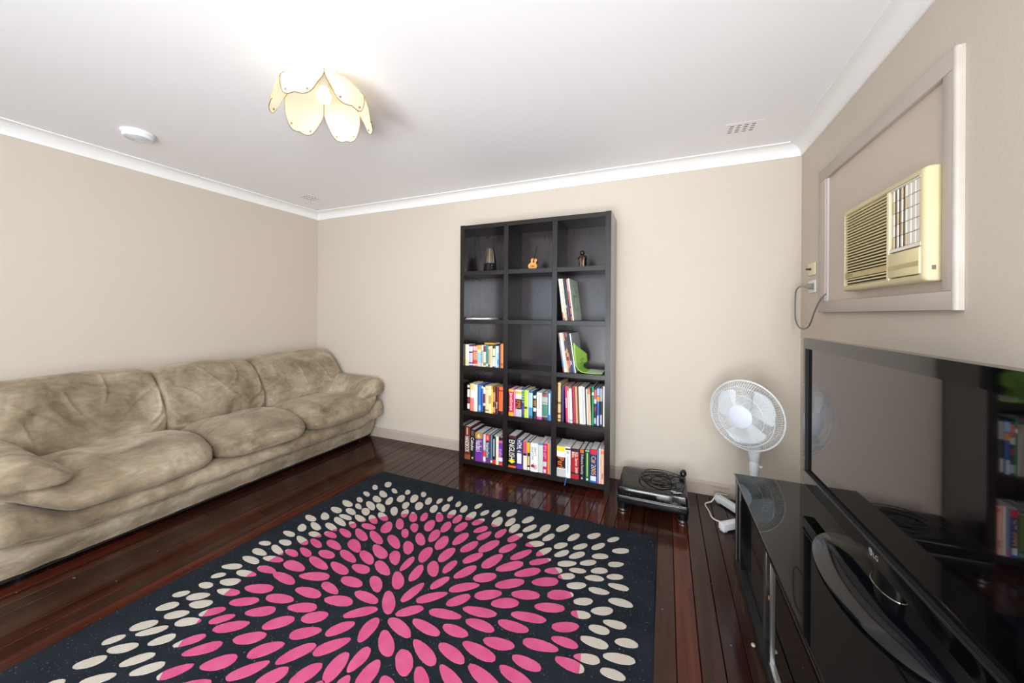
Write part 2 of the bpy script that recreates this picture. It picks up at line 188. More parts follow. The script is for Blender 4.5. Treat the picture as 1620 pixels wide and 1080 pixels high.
BOOKS = [
 ('A', 2.092, 2.1254, 0.173, -0.3, '#efe3c4', [(0.72, 0.95, '#d9c98a'), (0.0, 0.12, '#f3d9c6')], None, 'cream paperback at left end of the third-row paperbacks'),
 ('A', 2.1263, 2.1597, 0.168, -0.3, '#2a1a6e', [(0.05, 0.3, '#cfc6ee'), (0.37, 0.83, '#c3b8e6'), (0.89, 0.97, '#cfc6ee')], None, 'indigo paperback with pale lettering second from left in third row'),
 ('A', 2.1635, 2.2055, 0.167, -0.3, '#c0392e', [(0.04, 0.24, '#f0b8b4'), (0.3, 0.7, '#c98a5c'), (0.9, 0.97, '#f4cfc6')], None, 'red paperback with pale pink lettering beside the indigo one'),
 ('A', 2.2074, 2.2398, 0.171, -0.3, '#86bfe0', [(0.0, 0.2, '#e8a52c'), (0.2, 0.32, '#f1df9a'), (0.82, 0.97, '#d9b7a4')], None, 'light blue paperback with an orange top band'),
 ('A', 2.2408, 2.2579, 0.173, -0.3, '#d8d6cf', [(0.25, 0.85, '#a9a6a0')], None, 'pale grey paperback next to the light blue and orange one'),
 ('A', 2.2598, 2.2818, 0.171, -0.3, '#e9dcae', [(0.02, 0.3, '#6e1f35'), (0.8, 0.95, '#8a7a66')], None, 'buff paperback with a maroon patch at the top'),
 ('A', 2.2837, 2.3027, 0.177, -0.3, '#1f7f80', [(0.86, 0.97, '#bfd8b0')], None, 'teal paperback in the third row left compartment'),
 ('A', 2.3046, 2.3228, 0.17, -0.3, '#b39a80', [(0.05, 0.15, '#e2d3bd'), (0.88, 0.98, '#5b3d2a')], None, 'tan brown paperback right of the teal one'),
 ('A', 2.3237, 2.3428, 0.17, -0.3, '#f2ddb8', [(0.1, 0.8, '#e3c08f')], None, 'pale apricot paperback under the mustard book'),
 ('A', 2.3456, 2.3676, 0.167, -0.3, '#1d3a35', [(0.1, 0.45, '#cfe6b4'), (0.5, 0.95, '#e6efe8')], None, 'dark green paperback with white lettering in the third row'),
 ('A', 2.3685, 2.3809, 0.17, -0.3, '#cfe0f2', [], None, 'very pale blue slim paperback'),
 ('A', 2.3819, 2.3971, 0.171, -0.3, '#8fc3ea', [(0.0, 0.3, '#bcd9f0'), (0.62, 0.85, '#3f9fd8')], None, 'sky blue slim paperback with a brighter blue patch'),
 ('A', 2.399, 2.4133, 0.179, -0.3, '#1c1f4c', [], None, 'dark navy slim paperback beside the orange book'),
 ('A', 2.4153, 2.441, 0.191, -0.3, '#ef7f1f', [(0.8, 0.9, '#b3500f')], None, 'bright orange book at the right end of the third row'),
 ('B', 2.113, 2.137, 0.216, -0.296, '#15131a', [(0.04, 0.13, '#d8d5d0'), (0.2, 0.5, '#d8d5d0'), (0.55, 0.68, '#7c1f38'), (0.74, 0.94, '#d8d5d0')], None, 'black spined book at left end of the fourth row'),
 ('B', 2.143, 2.1776, 0.22, -0.305, '#f3e6cc', [(0.02, 0.22, '#e8c67a'), (0.52, 1.0, '#e8796c')], None, 'cream book with salmon lower half'),
 ('B', 2.1784, 2.21, 0.217, -0.302, '#eae2d6', [], None, 'plain off white thick book beside the salmon one'),
 ('B', 2.213, 2.2226, 0.218, -0.305, '#17616f', [], None, 'slim dark teal book left of the blue books'),
 ('B', 2.2234, 2.2421, 0.218, -0.305, '#3f78c6', [(0.75, 0.95, '#9ab9e6')], None, 'medium blue book with a worn pale base'),
 ('B', 2.2429, 2.257, 0.215, -0.295, '#2a63b8', [(0.04, 0.12, '#f2f2f2')], None, 'royal blue book with a white mark near the top'),
 ('B', 2.263, 2.281, 0.214, -0.305, '#2b1620', [(0.05, 0.3, '#e8e4e0'), (0.3, 0.6, '#7a1c33'), (0.65, 0.75, '#e8e4e0')], None, 'dark maroon slim book with white bands'),
 ('B', 2.284, 2.315, 0.216, -0.305, '#e8cf97', [(0.1, 0.14, '#cdb06a'), (0.88, 0.92, '#5d4a2a')], None, 'straw coloured book in the fourth row left'),
 ('B', 2.316, 2.338, 0.219, -0.305, '#ecd9b6', [(0.35, 0.65, '#b79a78')], None, 'pale buff book between the straw and yellow ones'),
 ('B', 2.339, 2.3526, 0.215, -0.305, '#ecd02a', [(0.0, 0.1, '#b89a20')], None, 'slim yellow book in the fourth row left'),
 ('B', 2.3534, 2.374, 0.213, -0.305, '#6b2a18', [(0.2, 0.55, '#c98a6a'), (0.75, 0.95, '#d09a80')], None, 'brown book with worn pinkish lettering'),
 ('B', 2.375, 2.399, 0.215, -0.305, '#4a0f12', [], ('Java', '#f2f0ea', 0.55, 0.8), 'dark maroon book with a white script title'),
 ('B', 2.401, 2.441, 0.215, -0.305, '#f0642a', [(0.88, 1.0, '#1b1414'), (0.1, 0.16, '#8a3a10')], None, 'orange book with black base at right end of fourth row left'),
 ('C', 2.49, 2.531, 0.209, -0.305, '#c01f3c', [(0.0, 0.1, '#f0a24a'), (0.86, 1.0, '#f0a62a')], ('JavaScript', '#f2f0ea', 0.13, 0.8), 'crimson book with orange ends and white title'),
 ('C', 2.532, 2.545, 0.206, -0.305, '#e884b6', [], None, 'slim pink book against the crimson one'),
 ('C', 2.546, 2.596, 0.207, -0.305, '#f5f3ec', [(0.06, 0.15, '#e0b21f'), (0.34, 0.73, '#17110f'), (0.74, 1.0, '#b9bcc4')], ('XML', '#f06a28', 0.36, 0.72), 'white book with yellow tab and black panel in the fourth row middle compartment'),
 ('C', 2.598, 2.619, 0.221, -0.305, '#1a2a6a', [(0.04, 0.4, '#1f6a4a'), (0.6, 0.9, '#4b3a8a')], ('C I S S P', '#e8f0e0', 0.05, 0.5), 'navy and green book with stacked white letters'),
 ('C', 2.621, 2.6466, 0.213, -0.305, '#b6d62a', [(0.6, 0.68, '#3c4a12')], None, 'lime green book in the middle compartment'),
 ('C', 2.6474, 2.656, 0.211, -0.305, '#f1f3ea', [], None, 'slim white book pressed against the lime green one'),
 ('C', 2.659, 2.689, 0.205, -0.305, '#1f5f86', [(0.05, 0.6, '#a9cfe8'), (0.62, 0.9, '#3a8fb0')], None, 'teal blue book with pale lettering in the middle compartment'),
 ('C', 2.695, 2.718, 0.176, -0.305, '#2a1c1a', [(0.0, 0.12, '#d8d2cc'), (0.2, 0.45, '#9a5a2a'), (0.52, 0.68, '#e6e2dc')], None, 'short dark brown book with white patches'),
 ('C', 2.722, 2.763, 0.202, -0.305, '#eeece8', [(0.07, 0.62, '#b9b6b4', 0.25), (0.9, 1.0, '#b8459a')], None, 'white book with a magenta base'),
 ('C', 2.764, 2.808, 0.201, -0.305, '#3f7f6c', [(0.0, 0.03, '#2a2a2a'), (0.03, 0.12, '#a8364a'), (0.15, 0.35, '#a9adab'), (0.39, 0.42, '#d8c08a'), (0.86, 0.89, '#c8a28a'), (0.9, 1.0, '#331c2a')], None, 'sea green hardback with grey label at right of middle compartment'),
 ('C', 2.809, 2.837, 0.213, -0.305, '#2272b4', [(0.05, 0.8, '#d6e8f5', 0.35)], None, 'bright blue book at right end of the middle compartment'),
 ('D', 2.882, 2.9051, 0.287, -0.29, '#d8b878', [(0.5, 0.55, '#7a4a22'), (0.78, 0.83, '#7a4a22'), (0.92, 0.95, '#7a4a22')], None, 'tan patterned folder at left end of the tall row'),
 ('D', 2.906, 2.931, 0.263, -0.29, '#1b1850', [], None, 'dark navy tall book beside the tan folder'),
 ('D', 2.9385, 2.9564, 0.265, -0.29, '#cc2f66', [(0.33, 0.6, '#f2c6d6', 0.4)], None, 'magenta tall book with pale lettering'),
 ('D', 2.9582, 2.969, 0.265, -0.29, '#e8d9c8', [(0.0, 0.12, '#c06a3a')], None, 'thin cream booklet with a rust top'),
 ('D', 2.9717, 2.9906, 0.249, -0.29, '#f4f2f4', [(0.9, 0.96, '#b9a2cc')], None, 'thick white tall book in the right compartment'),
 ('D', 2.9924, 3.0139, 0.268, -0.29, '#9c1f3e', [], None, 'burgundy tall book among the magazines'),
 ('D', 3.0157, 3.031, 0.268, -0.29, '#cfa678', [], None, 'light tan tall book next to the burgundy one'),
 ('D', 3.0319, 3.0418, 0.266, -0.29, '#5a3322', [], None, 'dark brown thin tall book'),
 ('D', 3.0427, 3.0544, 0.269, -0.29, '#f3ece2', [], None, 'ivory thin tall book left of the spiral notebook'),
 ('D', 3.0562, 3.0768, 0.272, -0.29, '#f6f6f4', 'spiral', None, 'white spiral bound notebook with black coil'),
 ('D', 3.0777, 3.0867, 0.268, -0.29, '#e9eef2', [], None, 'thin bluish white booklet right of the spiral notebook'),
 ('D', 3.0885, 3.0948, 0.261, -0.29, '#1a1a1c', [], None, 'thin black folder in the tall row'),
 ('D', 3.0957, 3.1047, 0.256, -0.29, '#f2e6e0', [], None, 'thin pale pink booklet right of the black folder'),
 ('D', 3.1056, 3.1263, 0.26, -0.29, '#cdb392', [(0.0, 0.15, '#b07a58')], None, 'beige tall book left of the green folder'),
 ('D', 3.1337, 3.1491, 0.277, -0.29, '#12895a', [(0.15, 0.22, '#e8efe9')], None, 'green folder among the tall books'),
 ('D', 3.151, 3.1674, 0.271, -0.29, '#20243a', [(0.05, 0.3, '#c45a5a'), (0.3, 0.42, '#c9ccd4'), (0.5, 0.62, '#8a2430'), (0.8, 0.95, '#a9b0bc')], None, 'dark magazine with red and white blocks'),
 ('D', 3.1693, 3.1895, 0.273, -0.29, '#25509a', [(0.02, 0.2, '#8fb2d8'), (0.22, 0.36, '#c98a4a'), (0.72, 0.98, '#c9d2da', 0.5)], None, 'blue magazine with an orange patch'),
 ('D', 3.1914, 3.2115, 0.275, -0.29, '#1c1e22', [(0.02, 0.35, '#9a9ca0'), (0.7, 0.95, '#c4c6c8', 0.5)], None, 'black and grey magazine near the right side'),
 ('D', 3.2135, 3.225, 0.284, -0.29, '#eceae6', [], None, 'white thin binder at the right end of the tall row'),
 ('E', 2.092, 2.1458, 0.268, -0.304, '#5a1f12', [(0.03, 0.25, '#c9987a', 0.25), (0.86, 1.0, '#8a4a2a')], ('HANDBOOK', '#f2f0ea', 0.3, 0.78), 'rust brown thick book at left end of the bottom shelf'),
 ('E', 2.1498, 2.1887, 0.249, -0.305, '#17120f', [(0.04, 0.2, '#5c4a3c', 0.6), (0.9, 0.95, '#b9b2a6', 0.4)], ('Calculus', '#f2f0ea', 0.26, 0.68), 'black book with white title beside the rust brown one'),
 ('E', 2.1947, 2.2665, 0.234, -0.305, '#5b2a84', [(0.0, 0.2, '#b08a3a', 0.9), (0.6, 1.0, '#6d2f94')], ('Visual Basic 6', '#f2f0ea', 0.26, 0.66), 'wide purple book with a gold shield on its spine'),
 ('E', 2.2685, 2.2904, 0.227, -0.305, '#8a8aa0', [(0.0, 0.55, '#c9c4c4'), (0.6, 0.78, '#e0402f'), (0.8, 0.95, '#e8e4e0')], None, 'slim grey and red book right of the wide purple one'),
 ('E', 2.2914, 2.3293, 0.229, -0.305, '#1a3a66', [(0.0, 0.22, '#d9342c', 0.9), (0.82, 1.0, '#6a2f84')], ('Visual InterDev 6', '#f2f0ea', 0.28, 0.8), 'navy book with a red shield and purple base'),
 ('E', 2.3303, 2.3473, 0.227, -0.305, '#5d7a82', [(0.9, 0.97, '#e8e4e0')], None, 'slim teal grey book in the bottom left compartment'),
 ('E', 2.3483, 2.3782, 0.22, -0.305, '#101a2c', [(0.85, 1.0, '#c8342f'), (0.1, 0.72, '#d4dae4', 0.25)], None, 'near black book with a red foot'),
 ('E', 2.3802, 2.4041, 0.224, -0.305, '#e9dcc0', [], None, 'cream book second from right in the bottom left compartment'),
 ('E', 2.4051, 2.441, 0.219, -0.305, '#6a2f9c', [(0.0, 0.1, '#171320'), (0.12, 0.2, '#e0506a'), (0.72, 0.86, '#e9e2ee'), (0.9, 1.0, '#d8482f')], ('Info', '#f0a0d8', 0.42, 0.7), 'purple book with red and white bands at right of bottom left compartment'),
 ('F', 2.488, 2.5534, 0.247, -0.305, '#0f1310', [(0.0, 0.05, '#5a1a1a'), (0.94, 1.0, '#d8602a')], ('ENGLISH', '#f2f0ea', 0.13, 0.74), 'thick black book with large white capitals and yellow diamond'),
 ('F', 2.5574, 2.609, 0.225, -0.305, '#33206a', [(0.46, 0.82, '#e4e2ec', 0.7), (0.86, 1.0, '#5a2f9a')], ('HTML 4', '#f2f0ea', 0.02, 0.42), 'dark purple book with a white label'),
 ('F', 2.6119, 2.6456, 0.217, -0.305, '#e6dcc6', [(0.0, 0.42, '#c94f56', 0.85), (0.42, 0.5, '#2a1c1c', 0.85)], None, 'beige book with a red title block'),
 ('F', 2.6476, 2.6724, 0.22, -0.305, '#1a1712', [(0.02, 0.38, '#dcae1f', 0.8), (0.5, 0.82, '#d8b48a', 0.6), (0.88, 0.98, '#e2dccf', 0.7)], None, 'black and yellow book left of the wide white one'),
 ('F', 2.6744, 2.7339, 0.216, -0.305, '#f3f2f2', [], ("GRAY'S\nANATOMY", '#20222c', 0.12, 0.6), 'wide white book with a red hand at its foot'),
 ('F', 2.7349, 2.7726, 0.221, -0.305, '#c5cfc8', [(0.0, 0.06, '#3a82b8')], None, 'pale grey green book with a blue top edge'),
 ('F', 2.7735, 2.8073, 0.223, -0.305, '#b81f5c', [(0.6, 0.76, '#cfc4cc', 0.8), (0.86, 0.97, '#f0d8e2', 0.5)], ('PHP', '#e884b4', 0.06, 0.5), 'magenta book in the bottom middle compartment'),
 ('F', 2.8082, 2.8261, 0.232, -0.305, '#ee8434', [], None, 'orange slim book beside the magenta one'),
 ('F', 2.8271, 2.837, 0.262, -0.305, '#6f86a8', [], None, 'slim grey blue book at right of the bottom middle compartment'),
 ('G', 2.882, 2.9459, 0.223, -0.305, '#f4f3ee', [(0.0, 0.16, '#efd31f', 0.9), (0.35, 0.72, '#15100e'), (0.74, 1.0, '#bfc1c2')], ('Perl', '#f57a28', 0.37, 0.7), 'white book with yellow tab and black panel on bottom shelf right'),
 ('G', 2.9478, 2.9852, 0.227, -0.305, '#eeeff0', [(0.05, 0.1, '#2a2a2e'), (0.14, 0.22, '#9ab39a', 0.5), (0.3, 0.85, '#b6bec6', 0.25)], None, 'white book with a blue ribbon marker'),
 ('G', 2.9872, 3.0481, 0.219, -0.305, '#a81d28', [(0.0, 0.1, '#2a1616'), (0.78, 0.84, '#1c1214')], ('SQL Server 2000\nBible', '#f2f0ea', 0.1, 0.8), 'wide dark red book with a black top band'),
 ('G', 3.053, 3.0874, 0.225, -0.305, '#131418', [(0.0, 0.12, '#c8642f', 0.8), (0.9, 0.95, '#c9c9c9', 0.3)], ('Software Security', '#d4d6da', 0.16, 0.8), 'black book with a small orange picture at top'),
 ('G', 3.0904, 3.1257, 0.226, -0.305, '#0f4a38', [(0.02, 0.05, '#b8cfc0', 0.8), (0.1, 0.85, '#b6cf5a', 0.22), (0.9, 0.97, '#e0ece4', 0.3)], None, 'dark green book on the bottom shelf right'),
 ('G', 3.1277, 3.1768, 0.237, -0.305, '#1c2f78', [(0.0, 0.15, '#c22430'), (0.8, 0.94, '#d6dcea', 0.8), (0.94, 1.0, '#2a62b0')], ('C# 2005', '#f0b62a', 0.2, 0.76), 'navy book with red top and big yellow lettering'),
 ('G', 3.1778, 3.1896, 0.238, -0.305, '#7186a8', [(0.9, 1.0, '#c0607a')], None, 'slim blue grey book right of the navy one'),
 ('G', 3.1916, 3.2014, 0.248, -0.305, '#f4f0ea', [], None, 'thin white booklet on the bottom shelf right'),
 ('G', 3.2034, 3.225, 0.247, -0.305, '#eeb59a', [(0.06, 0.14, '#e07a5a'), (0.7, 0.85, '#a85a4a', 0.3)], None, 'salmon pink slim book at right end of the bottom shelf'),
]

# ------------------------------------------------------------------ materials of the room
WX, RY, CZ = 4.434, -4.95, 2.385
M_wall = mat('beige_wall_paint', '#cabfb1', .6, noise_amt=.25, noise_scale=1.3, col2='#c4b8a8', bump=.08, bump_scale=90)
M_ceil = mat('white_ceiling_paint', '#f4f4f5', .6, noise_amt=.3, noise_scale=1.1, col2='#f2efef', bump=.10, bump_scale=5)
M_cove = mat('white_cornice_paint', '#efeeec', .5)
M_skirt = mat('greige_skirting_paint', '#b3a69b', .4, noise_amt=.35, noise_scale=4, col2='#a2917f')
M_frame = mat('greige_frame_paint', '#b7aba1', .38, noise_amt=.3, noise_scale=6, col2='#ab9d92', bump=.05, bump_scale=40)
M_white = mat('white_plastic', '#e9edf0', .35)
M_black = mat('black_plastic', '#0b0b0d', .3)

# ------------------------------------------------------------------ shell
def shell(name, x0, x1, y0, y1, z0, z1, m):
    return tag(G().box(x0, x1, y0, y1, z0, z1).build(name, m), kind='structure')
floor = shell('floor', -.15, WX+.15, RY-.15, .15, -.12, -.022, mat('subfloor_dark', '#1a0f0b', .8))
shell('ceiling', -.15, WX+.15, RY-.15, .15, CZ, CZ+.1, M_ceil)
shell('wall_left', -.15, 0, RY, 0, -.02, CZ, M_wall)
shell('wall_back', -.15, WX+.15, 0, .15, -.02, CZ, M_wall)
g = G(); ry0, ry1, rz0, rz1 = -4.65, -3.45, .9, 2.1
g.box(WX, WX+.15, ry1, 0, -.02, CZ); g.box(WX, WX+.15, RY, ry0, -.02, CZ); g.box(WX, WX+.15, ry0, ry1, -.02, rz0); g.box(WX, WX+.15, ry0, ry1, rz1, CZ)
tag(g.build('wall_right', M_wall), kind='structure')
g = G(); wx0, wx1, wz0, wz1 = .5, 2.7, .85, 2.15
g.box(-.15, wx0, RY-.15, RY, -.02, CZ); g.box(wx1, WX+.15, RY-.15, RY, -.02, CZ); g.box(wx0, wx1, RY-.15, RY, -.02, wz0); g.box(wx0, wx1, RY-.15, RY, wz1, CZ)
tag(g.build('wall_rear', M_wall), kind='structure')
win2 = tag(G().box(wx0, wx1, RY-.09, RY-.085, wz0, wz1).build('window_2', mat('window_glass', '#ffffff', .02, trans=1., ior=1.1)), kind='structure')
for a in ((wx0, wx0+.05, wz0, wz1), (wx1-.05, wx1, wz0, wz1), (wx0+.05, wx1-.05, wz0, wz0+.05), (wx0+.05, wx1-.05, wz1-.05, wz1), (1.575, 1.625, wz0+.05, wz1-.05)):
    G().box(a[0], a[1], RY-.12, RY-.03, a[2], a[3]).build('window_frame', M_white, win2)

win3 = tag(G().box(WX+.085, WX+.09, ry0, ry1, rz0, rz1).build('window_3', mat('window_glass', '#ffffff', .02, trans=1., ior=1.1)), kind='structure')
for a in ((ry0, ry0+.05, rz0, rz1), (ry1-.05, ry1, rz0, rz1), (ry0+.05, ry1-.05, rz0, rz0+.05), (ry0+.05, ry1-.05, rz1-.05, rz1)):
    G().box(WX+.03, WX+.12, a[0], a[1], a[2], a[3]).build('window_frame', M_white, win3)

# cove cornice: one length per wall
prof = [(0, 2.310), (.008, 2.310)]+[(.008+.062*(1-math.cos(t*PI/2)), 2.316+.062*math.sin(t*PI/2)) for t in [i/8 for i in range(9)]]+[(.085, 2.378), (.085, CZ), (0, CZ)]
def cornice(name, fn, l0, l1):
    P = [[fn(a, h, l, a) for a, h in prof] for l in (l0, l1)]
    P = [[fn(a, h, l0+a if l == l0 else l1-a, a) for a, h in prof] for l in (l0, l1)]
    gg = G(); gg.grid(P, closed_u=True); n = len(prof); gg.f += [tuple(range(n)), tuple(range(n, 2*n))]; gg.mi += [0, 0]
    tag(gg.build(name, M_cove, smooth=True), kind='structure')
cornice('trim_1', lambda a, h, l, k: (l, -a, h), 0, WX)
cornice('trim_2', lambda a, h, l, k: (a, -l, h), 0, -RY)
cornice('trim_3', lambda a, h, l, k: (WX-a, -l, h), 0, -RY)
cornice('trim_4', lambda a, h, l, k: (l, RY+a, h), 0, WX)
# skirting boards with a small splayed top
def skirting(name, pts):
    gg = G(); pr = [(0, .0), (.019, .0), (.019, .078), (.015, .083), (.006, .092), (0, .092)]
    (a, b) = pts
    P = [[a(o, h) for o, h in pr], [b(o, h) for o, h in pr]]; gg.grid(P, closed_u=True); n = len(pr); gg.f += [tuple(range(n)), tuple(range(n, 2*n))]; gg.mi += [0, 0]
    return tag(gg.build(name, M_skirt), kind='structure')
bb = skirting('baseboard_back', (lambda o, h: (0, -o, h), lambda o, h: (WX, -o, h)))
skirting('baseboard_left', (lambda o, h: (o, -.02, h), lambda o, h: (o, RY, h)))
skirting('baseboard_right', (lambda o, h: (WX-o, -.02, h), lambda o, h: (WX-o, RY, h)))
# brown water stain with runs on the skirting by the fan
g = G(); st = [(3.90, .078), (4.03, .074), (4.035, .06), (4.0, .052)]
g.add([(x, -.0196, z) for x, z in [(3.905, .076), (4.04, .072), (4.03, .056), (4.012, .058), (4.01, .022), (4.006, .022), (4.004, .056), (3.985, .056), (3.983, .036), (3.979, .036), (3.977, .056), (3.955, .058), (3.925, .066)]], [tuple(range(13))])
g.build('stain', mat('rust_stain', '#a5937d', .5), bb)

# ------------------------------------------------------------------ floorboards, each its own plank
M_plank = bpy.data.materials.new('jarrah_floorboards'); M_plank.use_nodes = True
nt = M_plank.node_tree; N = nt.nodes; L = nt.links; b = N['Principled BSDF']
oi = N.new('ShaderNodeObjectInfo'); tc = N.new('ShaderNodeTexCoord'); mp = N.new('ShaderNodeMapping'); mp.inputs['Scale'].default_value = (26, 1.1, 26)
L.new(tc.outputs['Object'], mp.inputs[0]); ad = N.new('ShaderNodeVectorMath'); ad.operation = 'ADD'
sc_ = N.new('ShaderNodeMath'); sc_.operation = 'MULTIPLY'; sc_.inputs[1].default_value = 37; L.new(oi.outputs['Random'], sc_.inputs[0])
L.new(mp.outputs[0], ad.inputs[0]); L.new(sc_.outputs[0], ad.inputs[1])
n1 = N.new('ShaderNodeTexNoise'); n1.inputs['Scale'].default_value = 1.4; n1.inputs['Detail'].default_value = 6; L.new(ad.outputs[0], n1.inputs['Vector'])
mx = N.new('ShaderNodeMix'); mx.data_type = 'RGBA'; mx.blend_type = 'MULTIPLY'; mx.inputs[0].default_value = 1
rp = N.new('ShaderNodeValToRGB'); rp.color_ramp.elements[0].position = .3; rp.color_ramp.elements[0].color = (.5, .47, .45, 1); rp.color_ramp.elements[1].position = .75; rp.color_ramp.elements[1].color = (1.25, 1.2, 1.15, 1)
L.new(n1.outputs['Fac'], rp.inputs[0]); L.new(oi.outputs['Color'], mx.inputs[6]); L.new(rp.outputs[0], mx.inputs[7])
# scuffs: pale specks and orange worn patches
n2 = N.new('ShaderNodeTexNoise'); n2.inputs['Scale'].default_value = 38; n2.inputs['Detail'].default_value = 2; L.new(tc.outputs['Object'], n2.inputs['Vector'])
th = N.new('ShaderNodeMapRange'); th.inputs[1].default_value = .735; th.inputs[2].default_value = .78; L.new(n2.outputs['Fac'], th.inputs[0])
mx2 = N.new('ShaderNodeMix'); mx2.data_type = 'RGBA'; L.new(th.outputs[0], mx2.inputs[0]); L.new(mx.outputs[2], mx2.inputs[6]); mx2.inputs[7].default_value = (.32, .18, .10, 1)
L.new(mx2.outputs[2], b.inputs['Base Color'])
n3 = N.new('ShaderNodeTexNoise'); n3.inputs['Scale'].default_value = 5; L.new(tc.outputs['Object'], n3.inputs['Vector'])
rr = N.new('ShaderNodeMapRange'); rr.inputs[3].default_value = .07; rr.inputs[4].default_value = .20; L.new(n3.outputs['Fac'], rr.inputs[0]); L.new(rr.outputs[0], b.inputs['Roughness'])
b.inputs['IOR'].default_value = 1.42; b.inputs['Specular IOR Level'].default_value = .38; b.inputs['Coat Weight'].default_value = .0; b.inputs['Coat Roughness'].default_value = .12
bp = N.new('ShaderNodeBump'); bp.inputs['Strength'].default_value = .05; bp.inputs['Distance'].default_value = .004; L.new(n3.outputs['Fac'], bp.inputs['Height']); L.new(bp.outputs[0], b.inputs['Normal'])
PW = .0805; X00 = 3.7465-46*PW
rnd = random.Random(11)
dark = [(.046, .0125, .0075), (.054, .016, .0095), (.040, .012, .008), (.062, .017, .0095), (.048, .017, .011), (.072, .019, .0105)]
red = [(.105, .022, .012), (.088, .020, .012)]
cache = {}
for i in range(-1, 56):
    xa = max(X00+i*PW, .0005); xb = min(X00+(i+1)*PW, WX-.0005)
    if xb-xa < .01: continue
    cuts = [-.001]; y = -rnd.uniform(.5, 3.4)
    while y > RY+.4: cuts.append(y); y -= rnd.uniform(2.2, 3.6)
    cuts.append(RY+.001)
    for k in range(len(cuts)-1):
        ya, yb = cuts[k], cuts[k+1]; dz = rnd.uniform(-.0006, .0006); gp = .0009+rnd.random()*.0007
        g = G(); x0, x1, y0, y1 = xa+gp, xb-gp, yb+.0006, ya-.0006; c = .0014
        g.add([(x0, y0, -.022), (x1, y0, -.022), (x1, y1, -.022), (x0, y1, -.022), (x0, y0, dz-c), (x1, y0, dz-c), (x1, y1, dz-c), (x0, y1, dz-c),
               (x0+c, y0+c, dz), (x1-c, y0+c, dz), (x1-c, y1-c, dz), (x0+c, y1-c, dz)],
              [(0, 3, 2, 1)]+[(q, (q+1) % 4, 4+(q+1) % 4, 4+q) for q in range(4)]+[(4+q, 4+(q+1) % 4, 8+(q+1) % 4, 8+q) for q in range(4)]+[(8, 9, 10, 11)])
        o = g.build('plank', M_plank, floor, rn=False)
        pr_ = (i == 45) or (rnd.random() < .16 and i not in (43, 44, 46, 47, 48))
        cc = rnd.choice(red if pr_ else dark); f = rnd.uniform(.62, .9)
        if i == 45: cc = (.085, .018, .010); f = 1
        o.color = (cc[0]*f, cc[1]*f, cc[2]*f, 1)

# ------------------------------------------------------------------ boarded window with the air conditioner (right wall)
w1 = thing('window_1', 'boarded up window opening framed in greige timber around the air conditioner', 'window', (WX, -.85, 1.29)); w1['kind'] = 'structure'
G().box(WX-.006, WX-.0005, -1.36, -.44, 1.34, 2.02).build('infill_panel', mat('panel_paint', '#c6baac', .5, noise_amt=.3, noise_scale=2, col2='#bbae9f'), w1)
fx = WX-.022
def fr(name, y0, y1, z0, z1, m=M_frame, x=fx, bev=.003): return G().box(x, WX-.0004, y0, y1, z0, z1).build(name, m, w1, bevel=bev)
fr('frame_rail', -1.402, -.358, 2.013, 2.076)
fr('frame_rail', -1.402, -.358, 1.288, 1.347)
fr('frame_stile', -.448, -.358, 1.347, 2.013)
fr('frame_stile', -1.402, -1.357, 1.347, 2.013)
g = G(); g.prism([(0, 0), (.0, .0218)]+[(.003+.010*math.sin(t), .0118+.010*math.cos(t)) for t in [PI/2*k/6 for k in range(7)]]+[(.013, 0)], .788, Matrix(((0, -1, 0, WX-.0004), (-1, 0, 0, -1.402), (0, 0, 1, 1.288), (0, 0, 0, 1))))
g.build('edge_mould', mat('white_worn_paint', '#bfb8b0', .45, noise_amt=.5, noise_scale=9, col2='#a99d90', bump=.25, bump_scale=30), w1, smooth=True)
g = G(); g.prism([(0, 0)]+[(.010*math.cos(t), .010*math.sin(t)) for t in [PI/2*k/5 for k in range(6)]], .666, Matrix(((0, -1, 0, WX-.006), (-1, 0, 0, -.448), (0, 0, 1, 1.347), (0, 0, 0, 1))))
g.build('bead', mat('white_worn_paint2', '#c0b8b2', .4), w1, smooth=True)

# ------------------------------------------------------------------ ceiling things
def vent(cx, cy, sx, sy, ang, label):
    v = thing('ceiling_vent', label, 'vent', (cx, cy, CZ), 'vents set flush in the ceiling')
    R = Matrix.Translation((cx, cy, CZ)) @ Matrix.Rotation(ang, 4, 'Z')
    G().box(-sx/2-.022, sx/2+.022, -sy/2-.02, sy/2+.02, -.0012, -.0002, R).build('plate', M_ceil, v)
    for i in range(4):
        for j in range(4):
            x = -sx/2+sx*(j+.5)/4; y = -sy/2+sy*(i+.5)/4
            G().box(x-sx*.065, x+sx*.065, y-.0045, y+.0045, -.0019, -.0011, R).build('slot', mat('vent_slot_shadow', '#756c69', .8), v)
vent(4.03, -.395, .150, .105, math.radians(2), 'white ceiling vent with four rows of slots near the right cornice')
vent(.42, -.43, .135, .135, math.radians(0), 'white ceiling vent above the sofa near the left corner')
sm = thing('smoke_detector', 'round white smoke detector on the ceiling above the sofa', 'smoke detector', (.575, -1.745, CZ))
G().lathe([(.079, 0), (.079, -.014), (.076, -.017)], (.575, -1.745, CZ-.0004), n=40).build('base_ring', M_white, sm, smooth=True)
G().lathe([(.072, -.016), (.072, -.028), (.066, -.036), (.03, -.040), (.0, -.040)], (.575, -1.745, CZ), n=40, capb=False).build('cap', M_white, sm, smooth=True)
g = G()
for k in range(5): g.tube([(.575+(.022+.009*k)*math.cos(t), -1.745+(.022+.009*k)*math.sin(t), CZ-.0402+.0006*k) for t in [2*PI*i/24 for i in range(24)]], .0012, 4, closed=True)
g.build('grille_ring', mat('grey_plastic_line', '#c2c4c4', .5), sm)

